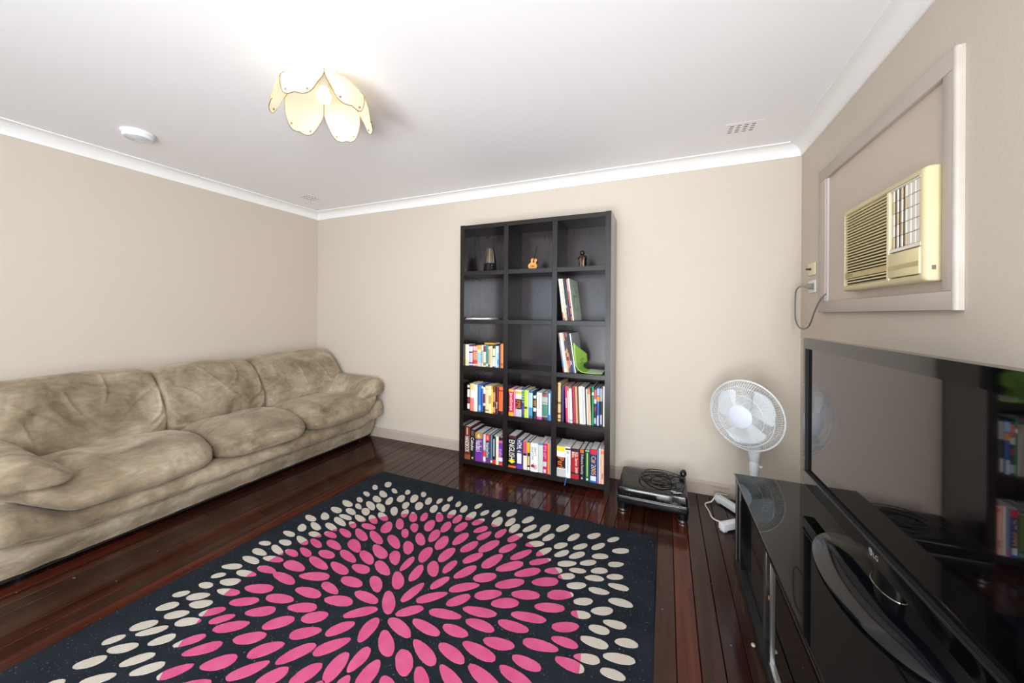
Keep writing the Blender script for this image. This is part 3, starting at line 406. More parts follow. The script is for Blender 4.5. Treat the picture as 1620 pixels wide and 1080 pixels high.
# ceiling light: six cream petals with brass rims around a bulb
LC = Vector((2.155, -1.712, CZ))
cl = thing('ceiling_light', 'flower shaped ceiling light with six cream glass petals in brass rims, lit', 'ceiling light', LC)
M_petal = bpy.data.materials.new('cream_petal_glass'); M_petal.use_nodes = True
nt = M_petal.node_tree; N = nt.nodes; L = nt.links; b = N['Principled BSDF']; b.inputs['Base Color'].default_value = lin('#ece4d4'); b.inputs['Roughness'].default_value = .35
tl = N.new('ShaderNodeBsdfTranslucent'); tl.inputs[0].default_value = lin('#f3e6c8'); ms = N.new('ShaderNodeMixShader'); ms.inputs[0].default_value = .45
n1 = N.new('ShaderNodeTexNoise'); n1.inputs['Scale'].default_value = 55; n1.inputs['Detail'].default_value = 4
bp = N.new('ShaderNodeBump'); bp.inputs['Strength'].default_value = .3; bp.inputs['Distance'].default_value = .004
L.new(n1.outputs['Fac'], bp.inputs['Height']); L.new(bp.outputs[0], b.inputs['Normal']); L.new(bp.outputs[0], tl.inputs['Normal'])
L.new(b.outputs[0], ms.inputs[1]); L.new(tl.outputs[0], ms.inputs[2]); L.new(ms.outputs[0], N['Material Output'].inputs['Surface'])
M_brass = mat('brass', '#a88a50', .3, metal=1.)
M_bulb = mat('lamp_bulb', '#ffffff', .4, emit='#fff0d0', emit_s=9)
G().lathe([(.062, 0), (.062, -.012), (.05, -.022), (.022, -.03)], LC+Vector((0, 0, -.0004)), n=32).build('ceiling_rose', M_white, cl, smooth=True)
G().lathe([(.02, -.028), (.02, -.075)], LC, n=20).build('lamp_holder', M_white, cl, smooth=True)
G().lathe([(.012, -.075), (.02, -.088), (.03, -.105), (.031, -.12), (.022, -.138), (.0, -.146)], LC, n=24, capb=False).build('bulb', M_bulb, cl, smooth=True)
camaz = math.atan2(-2.9232-LC.y, 3.6236-LC.x)
def petal_pt(az, u, v):
    # u across -1..1, v along 0..1 (top to tip)
    r = .026+.165*(math.sin(min(v*1.25, 1)*PI/2))**.8+.012*max(0, v-.8)/.2
    z = -.03-.04*v-.150*(v**1.8)
    hw = math.radians(30)*(.70+.30*math.sin(min(1, v/.45)*PI/2))*(1 if v < .5 else math.sqrt(max(0, 1-((v-.5)/.50)**3*.42)))
    z += (.052*abs(u)**3.4-.008*(1-(abs(u)*2-1)**2))*sstep(.45, 1, v)
    flat = 1+.05*(1-u*u)*v
    a = az+u*hw
    return LC+Vector((math.cos(a)*r*flat, math.sin(a)*r*flat, z))
for k in range(6):
    az = camaz+math.radians(30+60*k)
    g = G(); g.grid([[petal_pt(az, -1+2*i/14, j/14) for i in range(15)] for j in range(15)])
    p = g.build('petal', M_petal, cl, smooth=True)
    rim = [petal_pt(az, -1, j/14) for j in range(15)]+[petal_pt(az, -1+2*i/14, 1) for i in range(1, 15)]+[petal_pt(az, 1, 1-j/14) for j in range(1, 15)]
    G().tube(rim, .0016, 5).build('rim', M_brass, p, smooth=True)
    g = G()
    for u in (-.5, .5):
        G().lathe([(.0, -.005), (.0045, -.003), (.0045, .003), (.0, .005)], petal_pt(az, u, .93), ax=(math.cos(az), math.sin(az), .2), n=10, capa=False, capb=False).build('clip', mat('verdigris_clip', '#8d8a63', .4, metal=.6), p, smooth=True)
pl = bpy.data.lights.new('ceiling_light_bulb', 'POINT'); pl.energy = .9; pl.color = (1, .88, .66); pl.shadow_soft_size = .03
plo = bpy.data.objects.new('ceiling_light_bulb', pl); COL.objects.link(plo); plo.location = LC+Vector((0, 0, -.165))

# ------------------------------------------------------------------ rug
rug = thing('area_rug', 'charcoal rug with a pink and cream pebble burst, on the floorboards', 'rug', (2.566, -1.698, .0008))
M_rug = mat('charcoal_wool', '#262c34', .95, noise_amt=.8, noise_scale=7, col2='#1b2027', spec=.1, bump=.7, bump_scale=420, sheen=.0)
M_pink = mat('pink_wool', '#d04a7d', .95, noise_amt=.6, noise_scale=14, col2='#dd6a94', bump=.7, bump_scale=420, sheen=.0)
M_cream = mat('cream_wool', '#cfc7ba', .95, noise_amt=.5, noise_scale=16, col2='#c3b6a4', bump=.7, bump_scale=420, sheen=.0)
nt = M_rug.node_tree; N = nt.nodes; L = nt.links; b = N['Principled BSDF']; src = b.inputs['Base Color'].links[0].from_socket
tc = N.new('ShaderNodeTexCoord'); nl = N.new('ShaderNodeTexNoise'); nl.inputs['Scale'].default_value = 150; nl.inputs['Detail'].default_value = 1; L.new(tc.outputs['Object'], nl.inputs['Vector'])
mr = N.new('ShaderNodeMapRange'); mr.inputs[1].default_value = .715; mr.inputs[2].default_value = .76; mr.inputs[4].default_value = .6; L.new(nl.outputs['Fac'], mr.inputs[0])
ml = N.new('ShaderNodeMix'); ml.data_type = 'RGBA'; L.new(mr.outputs[0], ml.inputs[0]); L.new(src, ml.inputs[6]); ml.inputs[7].default_value = (.28, .29, .28, 1); L.new(ml.outputs[2], b.inputs['Base Color'])
cor = [(1.55, -.654), (3.575, -.711), (3.60, -2.742), (1.492, -2.70)]
def rp(s, t):
    a, b_, c, d = [Vector((*p, 0)) for p in cor]; return (a*(1-s)+b_*s)*(1-t)+(d*(1-s)+c*s)*t
NR = 40; g = G(); top = []
rows = []
for j in range(NR+1):
    rows.append([rp(i/NR, j/NR)+Vector((0, 0, .0105+.0012*noise.noise(Vector((i*.3, j*.3, 1))))) for i in range(NR+1)])
g.grid(rows)
edge = [rp(i/NR, 0) for i in range(NR)]+[rp(1, i/NR) for i in range(NR)]+[rp(1-i/NR, 1) for i in range(NR)]+[rp(0, 1-i/NR) for i in range(NR)]
cen = Vector((2.566, -1.698, 0)); ring = []
for z, off in ((.0105, 0), (.009, .004), (.0035, .005), (.0008, .004)):
    ring.append([p+(p-cen).normalized()*off+Vector((0, 0, z)) for p in edge])
g.grid(ring, closed_u=True)
g.build('pile', M_rug, rug, smooth=True)
def clip(poly, n, d):
    out = []
    for i in range(len(poly)):
        a, b_ = poly[i], poly[(i+1) % len(poly)]; da = a.dot(n)-d; db = b_.dot(n)-d
        if da <= 0: out.append(a)
        if da*db < 0: out.append(a+(b_-a)*(da/(da-db)))
    return out
gp, gc = G(), G(); prn = random.Random(3)
def inside(p):
    a, b_, c, d = cor
    return 1.54 < p.x < 3.555 and -2.66 < p.y < -.70
for (x, y, a, b_, an) in PEBBLES:
    c = Vector((x, y)); 
    if not inside(c): continue
    e1 = Vector((math.cos(an), math.sin(an))); e2 = Vector((-e1.y, e1.x)); sh = prn.uniform(-.12, .12); ph = prn.uniform(0, 9)
    poly = []
    for k in range(26):
        t = 2*PI*k/26; rr_ = 1+.035*math.sin(3*t+ph)+prn.uniform(-.025, .025)
        poly.append(c+e1*(a*math.cos(t)*rr_)+e2*(b_*math.sin(t)*rr_*(1+sh*math.cos(t))))
    q = Vector(((x-2.566)/.785, (y+1.698)/.742)); L0 = q.length
    nn = Vector((q.x/.785, q.y/.742)).normalized(); pt = Vector((2.566+q.x/L0*.785, -1.698+q.y/L0*.742)) if L0 > .01 else c+Vector((9, 0)); d = pt.dot(nn)
    for G_, P_ in ((gp, clip(poly, nn, d)), (gc, clip(poly, -nn, -d))):
        if len(P_) < 3: continue
        n = len(P_); G_.add([(p.x, p.y, .0098) for p in P_]+[(p.x, p.y, .0128) for p in P_], [tuple(range(n, 2*n))]+[(i, (i+1) % n, n+(i+1) % n, n+i) for i in range(n)])
gp.build('pink_pebbles', M_pink, rug, rn=False)['label'] = 'pink pebble motifs inside the central burst'
gc.build('cream_pebbles', M_cream, rug, rn=False)['label'] = 'cream pebble motifs around the pink burst'

# ------------------------------------------------------------------ sofa
sofa = thing('sofa', 'taupe suede three seat sofa with pillow arms along the left wall', 'sofa', (.5, -1.195, 0))
M_suede = bpy.data.materials.new('taupe_suede'); M_suede.use_nodes = True
nt = M_suede.node_tree; N = nt.nodes; L = nt.links; b = N['Principled BSDF']
tc = N.new('ShaderNodeTexCoord'); n0 = N.new('ShaderNodeTexNoise'); n0.inputs['Scale'].default_value = 3.2; n0.inputs['Detail'].default_value = 7; n0.inputs['Roughness'].default_value = .62; n0.inputs['Distortion'].default_value = .7
L.new(tc.outputs['Object'], n0.inputs['Vector'])
rmp = N.new('ShaderNodeValToRGB'); e = rmp.color_ramp.elements; e[0].position = .30; e[0].color = lin('#635643'); e[1].position = .68; e[1].color = lin('#b0a38d')
m_ = e.new(.48); m_.color = lin('#8d7e68')
L.new(n0.outputs['Fac'], rmp.inputs[0])
nb = N.new('ShaderNodeTexNoise'); nb.inputs['Scale'].default_value = 24; nb.inputs['Detail'].default_value = 6; nb.inputs['Distortion'].default_value = 1.5
mpb = N.new('ShaderNodeMapping'); mpb.inputs['Scale'].default_value = (1, .45, 1); mpb.inputs['Rotation'].default_value = (.5, .3, .6); L.new(tc.outputs['Object'], mpb.inputs[0]); L.new(mpb.outputs[0], nb.inputs['Vector'])
mxs = N.new('ShaderNodeMix'); mxs.data_type = 'RGBA'; mxs.blend_type = 'OVERLAY'; mxs.inputs[0].default_value = .38
L.new(rmp.outputs[0], mxs.inputs[6]); L.new(nb.outputs['Fac'], mxs.inputs[7]); L.new(mxs.outputs[2], b.inputs['Base Color'])
b.inputs['Roughness'].default_value = .92; b.inputs['Specular IOR Level'].default_value = .15; b.inputs['Sheen Weight'].default_value = .35; b.inputs['Sheen Roughness'].default_value = .5; b.inputs['Sheen Tint'].default_value = lin('#e8dcc8')
bp = N.new('ShaderNodeBump'); bp.inputs['Strength'].default_value = .25; bp.inputs['Distance'].default_value = .012; L.new(nb.outputs['Fac'], bp.inputs['Height'])
L.new(bp.outputs[0], b.inputs['Normal'])

def crom(ctrl, n):
    P = smooth_path([(*p, 0) for p in ctrl], 12, closed=True); Ls = [0]
    for i in range(len(P)): Ls.append(Ls[-1]+(P[(i+1) % len(P)]-P[i]).length)
    out = []; k = 0
    for j in range(n):
        s = Ls[-1]*j/n
        while Ls[k+1] < s: k += 1
        t = (s-Ls[k])/max(1e-9, Ls[k+1]-Ls[k]); out.append(P[k].lerp(P[(k+1) % len(P)], t))
    return out
def cushion(name, ctrl, l0, l1, to3, fn=None, nu=72, nv=56, p=5., wr=.006, ws=7., seed=0, creases=()):
    """closed section lofted between l0 and l1 with pillow ends; to3(a,b,l) maps to the room"""
    sec = crom(ctrl, nu); c = sum(sec, Vector((0, 0, 0)))/nu; rows = []
    mid, half = (l0+l1)/2, (l1-l0)/2
    for j in range(nv+1):
        v = math.sin((-1+2*j/nv)*PI/2)
        v = v*.6+(-1+2*j/nv)*.4
        s = max(.0, 1-abs(v)**p)**(1/p*1.3)
        s = .12+.88*s if abs(v) < 1 else .10
        row = []
        for i, q in enumerate(sec):
            a = c.x+(q.x-c.x)*s; bb_ = c.y+(q.y-c.y)*s; l = mid+half*v
            if fn: a, bb_, l = fn(a, bb_, l)
            row.append(Vector(to3(a, bb_, l)))
        rows.append(row)
    # wrinkles: push along an approximate normal
    R2 = []
    for j, row in enumerate(rows):
        nr = []
        for i, P in enumerate(row):
            du = row[(i+1) % nu]-row[i-1]; dv = rows[min(j+1, nv)][i]-rows[max(j-1, 0)][i]; n = du.cross(dv)
            n = n.normalized() if n.length > 1e-9 else Vector((0, 0, 0))
            q = P*ws+Vector((seed*7.3, seed*3.1, seed)); d = noise.noise(q)+.5*noise.noise(q*2.3)
            rdg = 1-abs(noise.noise(Vector((q.x*.9, q.y*.55, q.z*.9+5))))*2.4
            d = d*wr-max(0, rdg-.55)*wr*1.6
            for (cf, amp, wid) in creases:
                dd = cf(P); d -= amp*math.exp(-(dd/wid)**2)
            nr.append(P+n*d)
        R2.append(nr)
    g = G(); g.grid(R2, closed_u=True); g.f += [tuple(range(nu)), tuple(range(nv*nu, nv*nu+nu))]; g.mi += [0, 0]
    return g.build(name, M_suede, sofa, smooth=True)
YF, YN = -.035, -2.355          # far and near ends
def lift(l): return .115*(sstep(-.30, -.05, l)+sstep(-2.09, -2.34, l))
XZ = lambda a, b_, l: (a, l, b_)
back_sec = [(.07, .42), (.28, .39), (.46, .42), (.475, .52), (.43, .66), (.35, .79), (.26, .862), (.16, .872), (.075, .83), (.05, .62)]
seat_sec = [(.30, .30), (.29, .40), (.40, .455), (.60, .478), (.80, .460), (.93, .42), (.995, .368), (1.0, .325), (.970, .291), (.90, .284), (.75, .28), (.55, .275)]
roll_sec = [(.78, .165), (.78, .27), (.84, .289), (.905, .291), (.957, .276), (.976, .236), (.960, .192), (.905, .170), (.84, .163)]
# creases: finite curved folds given as points (y, z) on the cushion face
FOLDS = [
 [((-.855, .80), (-.78, .79), (-.70, .80)), ((-.86, .74), (-.74, .70), (-.66, .60)), ((-.62, .86), (-.52, .76), (-.47, .60)), ((-.85, .52), (-.78, .475), (-.70, .45)), ((-.30, .80), (-.24, .66), (-.20, .54)), ((-.50, .56), (-.40, .53), (-.30, .55))],
 [((-1.50, .74), (-1.40, .69), (-1.33, .62)), ((-1.50, .66), (-1.43, .60), (-1.36, .56)), ((-1.29, .85), (-1.18, .70), (-1.02, .52)), ((-.89, .70), (-.92, .60), (-1.02, .54)), ((-.89, .60), (-.90, .52), (-.95, .46)), ((-1.05, .84), (-1.06, .74), (-1.15, .66)), ((-1.50, .56), (-1.44, .50), (-1.36, .47))],
 [((-1.56, .76), (-1.66, .70), (-1.74, .63)), ((-1.56, .72), (-1.57, .60), (-1.64, .52)), ((-1.80, .86), (-1.81, .76), (-1.83, .70)), ((-1.98, .78), (-1.95, .68), (-1.89, .58)), ((-2.05, .72), (-1.97, .60), (-1.87, .52)), ((-2.22, .80), (-2.12, .70), (-2.02, .62)), ((-2.15, .66), (-2.13, .55), (-2.10, .47)), ((-1.56, .56), (-1.60, .50), (-1.66, .47))]]
def fold_fn(fold):
    P = [Vector((p[0], p[1])) for p in smooth_path([(a, b_, 0) for a, b_ in fold], 5)]
    def f(q):
        c = Vector((q.y, q.z)); best = 9
        for k in range(len(P)-1):
            d = P[k+1]-P[k]; t = max(0, min(1, (c-P[k]).dot(d)/d.length_squared)); e = (c-(P[k]+d*t)).length
            fade = .004*abs((k+t)/(len(P)-1)-.5)*2
            best = min(best, e+fade)
        return best
    return f
for k, (a, b_) in enumerate(((-.868, YF-.002), (-1.532, -.866), (YN+.03, -1.530))):
    mid = (a+b_)/2
    cushion('back_cushion', back_sec, a, b_, XZ, fn=(lambda x, z, l, m_=mid, h_=(b_-a)/2: (x, z-.012*((l-m_)/h_)**2*sstep(.6, .8, z), l)), wr=.009, ws=5.0, seed=k+1, p=(11 if k else 9), creases=[(fold_fn(f), .010, .0095) for f in FOLDS[k]], nu=130, nv=120)
for k, (a, b_) in enumerate(((-.842, -.045), (-1.476, -.838), (-2.345, -1.472))):
    def fs(x, z, l, a=a, b_=b_, k=k):
        up_ = lift(l)*(sstep(.35, .9, x)*.55+.45); bul = .012*math.cos((l-(a+b_)/2)/(b_-a)*PI)
        lf = .05*sstep(-1.7, -2.3, l) if k == 2 else 0
        return x+.02*math.cos((l-(a+b_)/2)/(b_-a)*PI)*sstep(.7, 1, x)-.0, z+up_+bul*sstep(.33, .43, z), l
    cushion('seat_cushion', seat_sec, a, b_, XZ, fn=fs, wr=.006, ws=6, seed=11+k, p=5.2, nu=100, nv=90)
cushion('front_roll', roll_sec, YN, YF, XZ, fn=lambda x, z, l: (x+.03*lift(l)/.115, z+lift(l)*(.38+.55*sstep(.19, .28, z)), l), wr=.006, ws=13, seed=31, p=16, nv=110, nu=40)
cushion('base_panel', [(.07, .045), (.055, .06), (.055, .15), (.055, .245), (.07, .26), (.3, .26), (.6, .26), (.74, .25), (.80, .20), (.86, .176), (.908, .168), (.922, .148), (.903, .10), (.866, .052), (.855, .045), (.6, .045), (.3, .045)], YN, YF, XZ, fn=lambda x, z, l: (x, z+(.35*lift(l)*sstep(.06, .17, z)), l), wr=.003, ws=10, seed=41, p=26, nv=80, nu=60)
arm_sec = [(-.035, .06), (-.03, .42), (-.05, .50), (-.12, .50), (-.22, .44), (-.25, .30), (-.24, .06)]
pad_sec = [(-.035, .44), (-.022, .56), (-.06, .622), (-.14, .612), (-.22, .54), (-.275, .455), (-.25, .415), (-.13, .42)]
for side in (0, 1):
    mp_ = (lambda y: y) if side == 0 else (lambda y: YN+YF-y)
    cushion('arm', arm_sec, .07, .86, lambda a, b_, l, m_=mp_: (l, m_(a), b_), wr=.003, seed=51+side, p=9, nu=40, nv=40)
    cushion('arm_pad', pad_sec, .28, 1.005, lambda a, b_, l, m_=mp_: (l, m_(a), b_), fn=lambda a, b_, l: (a, b_-.012*sstep(.5, 1, l)+.035*sstep(.7, 1.0, l)*(1-sstep(.44, .56, b_)), l), wr=.007, ws=8, seed=61+side, p=8, nu=64, nv=60)
for x in (.14, .80):
    for y in (-.15, -2.24): G().lathe([(.03, .0008), (.034, .03), (.034, .05)], (x, y, 0), n=16).build('foot', M_black, sofa, smooth=True)
G().box(.10, .845, YN+.03, YF-.02, .022, .06).build('dust_cover', mat('black_cambric', '#121314', .9), sofa)

# ------------------------------------------------------------------ bookcase
M_bb = mat('black_brown_veneer', '#16110f', .30, spec=.4, noise_amt=.55, noise_scale=6, col2='#211917', stretch=(14, 14, 1.2), bump=.04, bump_scale=20)
bk = thing('bookcase', 'tall black brown bookcase with fifteen open compartments against the back wall', 'bookcase', (2.659, -.16, 0))
BF, BB = -.316, -.024
def bx(name, x0, x1, y0, y1, z0, z1, bev=.0012): return G().box(x0, x1, y0, y1, z0, z1).build(name, M_bb, bk, bevel=bev, seg=1)
M_bbs = mat('black_brown_side_veneer', '#1a1412', .05, ior=2.2, spec=.9, noise_amt=.5, noise_scale=6, col2='#241b18', stretch=(14, 14, 1.2))
for a, c_ in ((2.05, 2.088), (3.229, 3.268)): G().box(a, c_, BF+.0012, BB, .0006, 1.995).build('side_panel', M_bbs, bk); G().box(a, c_, BF, BF+.0011, .0006, 1.995).build('edge_band', M_bb, bk)
XS = [(2.088, 2.444), (2.484, 2.840), (2.879, 3.229)]
bx('divider', 2.444, 2.484, BF+.001, BB, .034, 1.959); bx('divider', 2.840, 2.879, BF+.001, BB, .034, 1.959)
bx('top_panel', 2.088, 3.229, BF+.0006, BB, 1.959, 1.993); bx('bottom_panel', 2.088, 3.229, BF+.002, BB, .034, .07)
for x0, x1 in XS:
    for z in (1.616, 1.222, .840, .472): bx('shelf', x0, x1, BF+.001, BB, z-.035, z)
G().box(2.052, 3.266, BB, -.0205, .03, 1.99).build('back_panel', mat('black_brown_back', '#241b1e', .24, spec=.5, noise_amt=.4, noise_scale=6, col2='#2c2124', stretch=(14, 14, 1.2)), bk)
G().box(2.088, 3.229, -.05, -.035, .0006, .034).build('toe_rail', M_bb, bk)

# ------------------------------------------------------------------ books
GROUPS = {'A': 'paperbacks in the third row left compartment', 'B': 'books in the fourth row left compartment', 'C': 'books in the fourth row middle compartment', 'D': 'tall books and folders in the fourth row right compartment', 'E': 'books in the bottom left compartment', 'F': 'books in the bottom middle compartment', 'G': 'books in the bottom right compartment'}
ZS = {'A': .840, 'B': .472, 'C': .472, 'D': .472, 'E': .07, 'F': .07, 'G': .07}
DEPTH = {'A': .11, 'B': .15, 'C': .16, 'D': .21, 'E': .19, 'F': .18, 'G': .18}
CAT = {'paperback': 'book', 'folder': 'folder', 'notebook': 'notebook', 'magazine': 'magazine', 'binder': 'binder', 'booklet': 'booklet', 'book': 'book', 'hardback': 'book'}
M_pages = mat('page_edges', '#fcfaf5', .8, noise_amt=.35, noise_scale=60, col2='#e2ddd2', stretch=(3, .2, .2))
brn = random.Random(5)
def book(x0, x1, h, yf, zs, dep, col, bands, title, label, group, lean=0., name='book', cat='book'):
    w = x1-x0; cx = (x0+x1)/2; th = min(.0022, w*.18); rt = thing(name, label, cat, (cx, yf+dep/2, zs+.0004), group)
    # build upright around (x0..x1), then shear by the lean
    def fin(gg, nm, m, par, **k):
        if lean:
            gg.v = [(p[0]+(p[2]-zs-h/2)*math.tan(lean), p[1], p[2]+.0004) for p in gg.v]
        else: gg.v = [(p[0], p[1], p[2]+.0004) for p in gg.v]
        return gg.build(nm, m, par, **k)
    hard = th*1.0; g = G(); y1 = yf+dep; rd = min(.004, w*.22)
    # wrap-around cover: U section with a slightly rounded spine
    outer = [(x0, y1), (x0, yf+rd)]+[(cx+(w/2)*math.sin(t*PI/2), yf+rd*(1-math.cos(t*PI/2))) for t in (-.66, -.33, 0, .33, .66)]+[(x1, yf+rd), (x1, y1)]
    inner = [(x1-hard, y1), (x1-hard, yf+rd+hard), (x0+hard, yf+rd+hard), (x0+hard, y1)]
    n1_, n2_ = len(outer), len(inner)
    pts = outer+inner; n = len(pts)
    g.add([(a, b_, zs) for a, b_ in pts]+[(a, b_, zs+h) for a, b_ in pts], [(i, (i+1) % n, n+(i+1) % n, n+i) for i in range(n)])
    # caps as strips
    def cap(z0_):
        o = 0 if z0_ == 0 else n; r = []
        r.append((o+0, o+1, o+n1_+2, o+n1_+3)); r.append((o+n1_-1, o+n1_, o+n1_+1, o+n1_-2)); r.append(tuple(o+i for i in range(1, n1_-1))+(o+n1_+1, o+n1_+2)); return r
    g.f += cap(0)+cap(1); g.mi += [0]*6
    cover = fin(g, 'cover', cmat(col), rt)
    g = G().box(x0+hard, x1-hard, yf+rd+hard, y1-.003, zs+.0015, zs+h-.0035); fin(g, 'pages', M_pages, rt)
    ys = yf-.0006
    if bands == 'spiral':
        g = G()
        for i in range(34):
            z = zs+.008+(h-.016)*i/33; g.tube([(x1-.0065+.005*math.cos(t), yf+.003+.005*math.sin(t)-.002, z) for t in [2*PI*q/8 for q in range(8)]], .0011, 4, closed=True)
        fin(g, 'spiral', M_black, rt)
    else:
        for bd in bands:
            f = bd[3] if len(bd) > 3 else 1.; hw = w/2*f; za = zs+h*(1-bd[1]); zb = zs+h*(1-bd[0])
            if f == 1:
                g = G(); P = [(cx+(hw+.0003)*math.sin(t*PI/2), yf+rd*(1-math.cos(t*PI/2))-.0005) for t in (-1, -.66, -.33, 0, .33, .66, 1)]
                g.grid([[(a, b_, za) for a, b_ in P], [(a, b_, zb) for a, b_ in P]])
            else: g = G().box(cx-hw, cx+hw, ys-.0003, ys+.0008, za, zb)
            fin(g, 'spine_band', cmat(bd[2]), rt)
    if title:
        body, tcol, f0, f1 = title[:4]; g = G(); hw = w*.36
        put_text(g, body, (cx-hw, ys-.0012, zs+h*(1-f0)), (0, 0, -h*(f1-f0)), (2*hw, 0, 0)); fin(g, 'title', cmat(tcol), rt, rn=False)
    return rt, cover
for (c, x0, x1, h, yf, col, bands, title, label) in BOOKS:
    ks = [w_ for w_ in label.split() if w_ in ('paperback', 'folder', 'notebook', 'magazine', 'binder', 'booklet', 'book', 'hardback')]
    nm = ks[0]; nm = 'book' if nm == 'hardback' else nm
    if c == 'D': li = [q for q in BOOKS if q[0] == 'D'].index((c, x0, x1, h, yf, col, bands, title, label))
    lean = math.radians(2.3) if c == 'D' and 2 <= li <= 13 else 0
    lean = -lean
    yj = yf+brn.uniform(-.004, .004); hh = h
    rt, cov = book(x0, x1, hh, yj, ZS[c], DEPTH[c]*brn.uniform(.92, 1.05), col, bands, title, label, GROUPS[c], lean, nm, CAT[nm])
    ys = yj-.0012; cx = (x0+x1)/2; w = x1-x0; z0 = ZS[c]
    if 'yellow diamond' in label:
        G().add([(cx-w*.46, ys, z0+h*.20), (cx, ys, z0+h*.13), (cx+w*.46, ys, z0+h*.20), (cx, ys, z0+h*.275)], [(0, 1, 2, 3)]).build('diamond_mark', cmat('#e3d52a'), rt, rn=False)
    if 'red hand' in label:
        g = G(); hx, hz = cx-w*.2, z0+h*.20
        g.add([(hx+.013*math.cos(t), ys, hz+.012*math.sin(t)) for t in [2*PI*q/12 for q in range(12)]], [tuple(range(12))])
        for an, ln, of in ((-.75, .026, -.008), (-.5, .031, -.003), (-.25, .031, .002), (0, .027, .007)):
            d = Vector((math.cos(an), 0, math.sin(an))); p0 = Vector((hx+.008, ys-.0002, hz+of)); q0 = Vector((-d.z, 0, d.x))*.0026
            g.add([p0+q0, p0-q0, p0+d*ln-q0*.7, p0+d*ln+q0*.7], [(0, 1, 2, 3)])
        d = Vector((.55, 0, .83)); p0 = Vector((hx, ys-.0002, hz+.006)); q0 = Vector((-d.z, 0, d.x))*.003
        g.add([p0+q0, p0-q0, p0+d*.024-q0*.6, p0+d*.024+q0*.6], [(0, 1, 2, 3)])
        g.build('hand_mark', cmat('#9a1c2c'), rt, rn=False)
    if 'gold shield' in label or 'red shield' in label:
        g = G(); zt = z0+h*1.0; r = w*.46
        P = [(cx-r, zt-.003), (cx+r, zt-.003), (cx+r, zt-.028)]+[(cx+r*math.cos(t), zt-.028-r*.8*math.sin(t)) for t in [PI*q/10 for q in range(1, 10)]]+[(cx-r, zt-.028)]
        g.add([(a, ys-.0003, z) for a, z in P], [tuple(range(len(P)))])
        g.build('shield_mark', cmat('#a8863a' if 'gold' in label else '#d8342c'), rt, rn=False)
        g = G(); put_text(g, '6', (cx-r*.35, ys-.0008, zt-.04), (r*.7, 0, 0), (0, 0, .032)); g.build('numeral', cmat('#efe6cf'), rt, rn=False)
    if 'ribbon marker' in label:
        g = G(); P = [(3.0-.0 if False else cx-.006, yj-.001, z0+.004), (cx-.009, -.326, z0-.004), (cx-.014, -.326, z0-.03), (cx-.019, -.325, z0-.052)]
        g.grid([[Vector(p)+Vector((-.003, 0, 0)) for p in P], [Vector(p)+Vector((.003, 0, 0)) for p in P]]); g.build('ribbon', cmat('#2f62b8'), rt, rn=False)
# mustard book lying on the paperbacks
x0 = 2.272; zt = .840+.1805
mb = thing('book', 'mustard book lying flat on top of the third row paperbacks', 'book', (2.31, -.24, zt), GROUPS['A'])
for nm, m, a in (('cover', cmat('#a98a2a'), (x0, 2.362, -.30, -.19, zt, zt+.0022)), ('pages', M_pages, (x0+.002, 2.36, -.298, -.193, zt+.0022, zt+.0125)), ('cover', cmat('#a98a2a'), (x0, 2.362, -.30, -.19, zt+.0125, zt+.0147)), ('spine', cmat('#a98a2a'), (x0, 2.362, -.3012, -.30, zt, zt+.0147))):
    G().box(*a).build(nm, m, mb)

# records leaning in the right hand column
def record(x, lean, h, w, zs, col, label, group, extra=None, d=.315):
    rt = thing('record_sleeve', label, 'record', (x, -.15, zs+.0004), group); ca, sa = math.cos(lean), math.sin(lean)
    def T(p): return (x-p[2]*sa+p[0]*ca, p[1], zs+.0006+p[2]*ca+p[0]*sa)
    g = G().box(0, w, -.296, -.296+.268, 0, h); g.v = [T(p) for p in g.v]; g.build('sleeve', cmat(col, .35), rt, bevel=.0006, seg=1)
    if extra:
        for (f0, f1, cc) in extra:
            g = G().box(-.0001, w+.0002, -.2966, -.2958, h*f0, h*f1); g.v = [T(p) for p in g.v]; g.build('spine_patch', cmat(cc), rt)
    return rt, T
rg = 'record sleeves leaning in the second row right compartment'
L1 = math.radians(7.2)
for k, (x, w, col, ex, lb) in enumerate((
    (2.921, .007, '#cfdfe2', [(.0, .2, '#b9603a'), (.2, .45, '#e8d8b8')], 'pale blue record sleeve with a rust foot, leftmost in the second row'),
    (2.930, .006, '#efeee8', [(.0, .06, '#5a5a5a')], 'white record sleeve second from left in the second row'),
    (2.938, .006, '#d9c9a6', None, 'buff record sleeve between the white and ivory ones'),
    (2.946, .007, '#efe8d8', [(.0, .2, '#d8b06a')], 'ivory record sleeve with a yellowed foot'),
    (2.955, .008, '#1d2024', [(.3, .36, '#a8a8a0')], 'black record sleeve with a grey mark on its spine'),
    (2.965, .008, '#26292e', [(.05, .5, '#3a3f46')], 'charcoal record sleeve against the black one'),
    (2.975, .005, '#15161a', [(.5, .8, '#52555a')], 'slim black record sleeve left of the red one'),
    (2.982, .010, '#c2483f', [(.1, .14, '#20161a'), (.3, .34, '#20161a'), (.7, .98, '#dd9a94')], 'red record sleeve with dark marks on the spine'))):
    record(x, L1, .311, w, 1.222, col, lb, rg, ex)
rt, T = record(2.9945, L1, .311, .008, 1.222, '#cfe4ca', 'sage green record sleeve with a dark line sketch on its cover', rg, [(0, 1, '#eef0ea')])
g = G()
for crv in ([(.20, .275), (.16, .262), (.12, .27), (.10, .255)], [(.245, .235), (.21, .212), (.17, .215), (.165, .235), (.19, .245)], [(.21, .17), (.17, .195), (.13, .175), (.10, .19), (.07, .165)], [(.10, .185), (.08, .15), (.06, .12), (.09, .08), (.14, .07), (.165, .10), (.15, .12)]):
    g.tube([T((.0084, -.296+a, b_)) for a, b_, _ in smooth_path([(p[0], p[1], 0) for p in crv], 5)], .0012, 4)
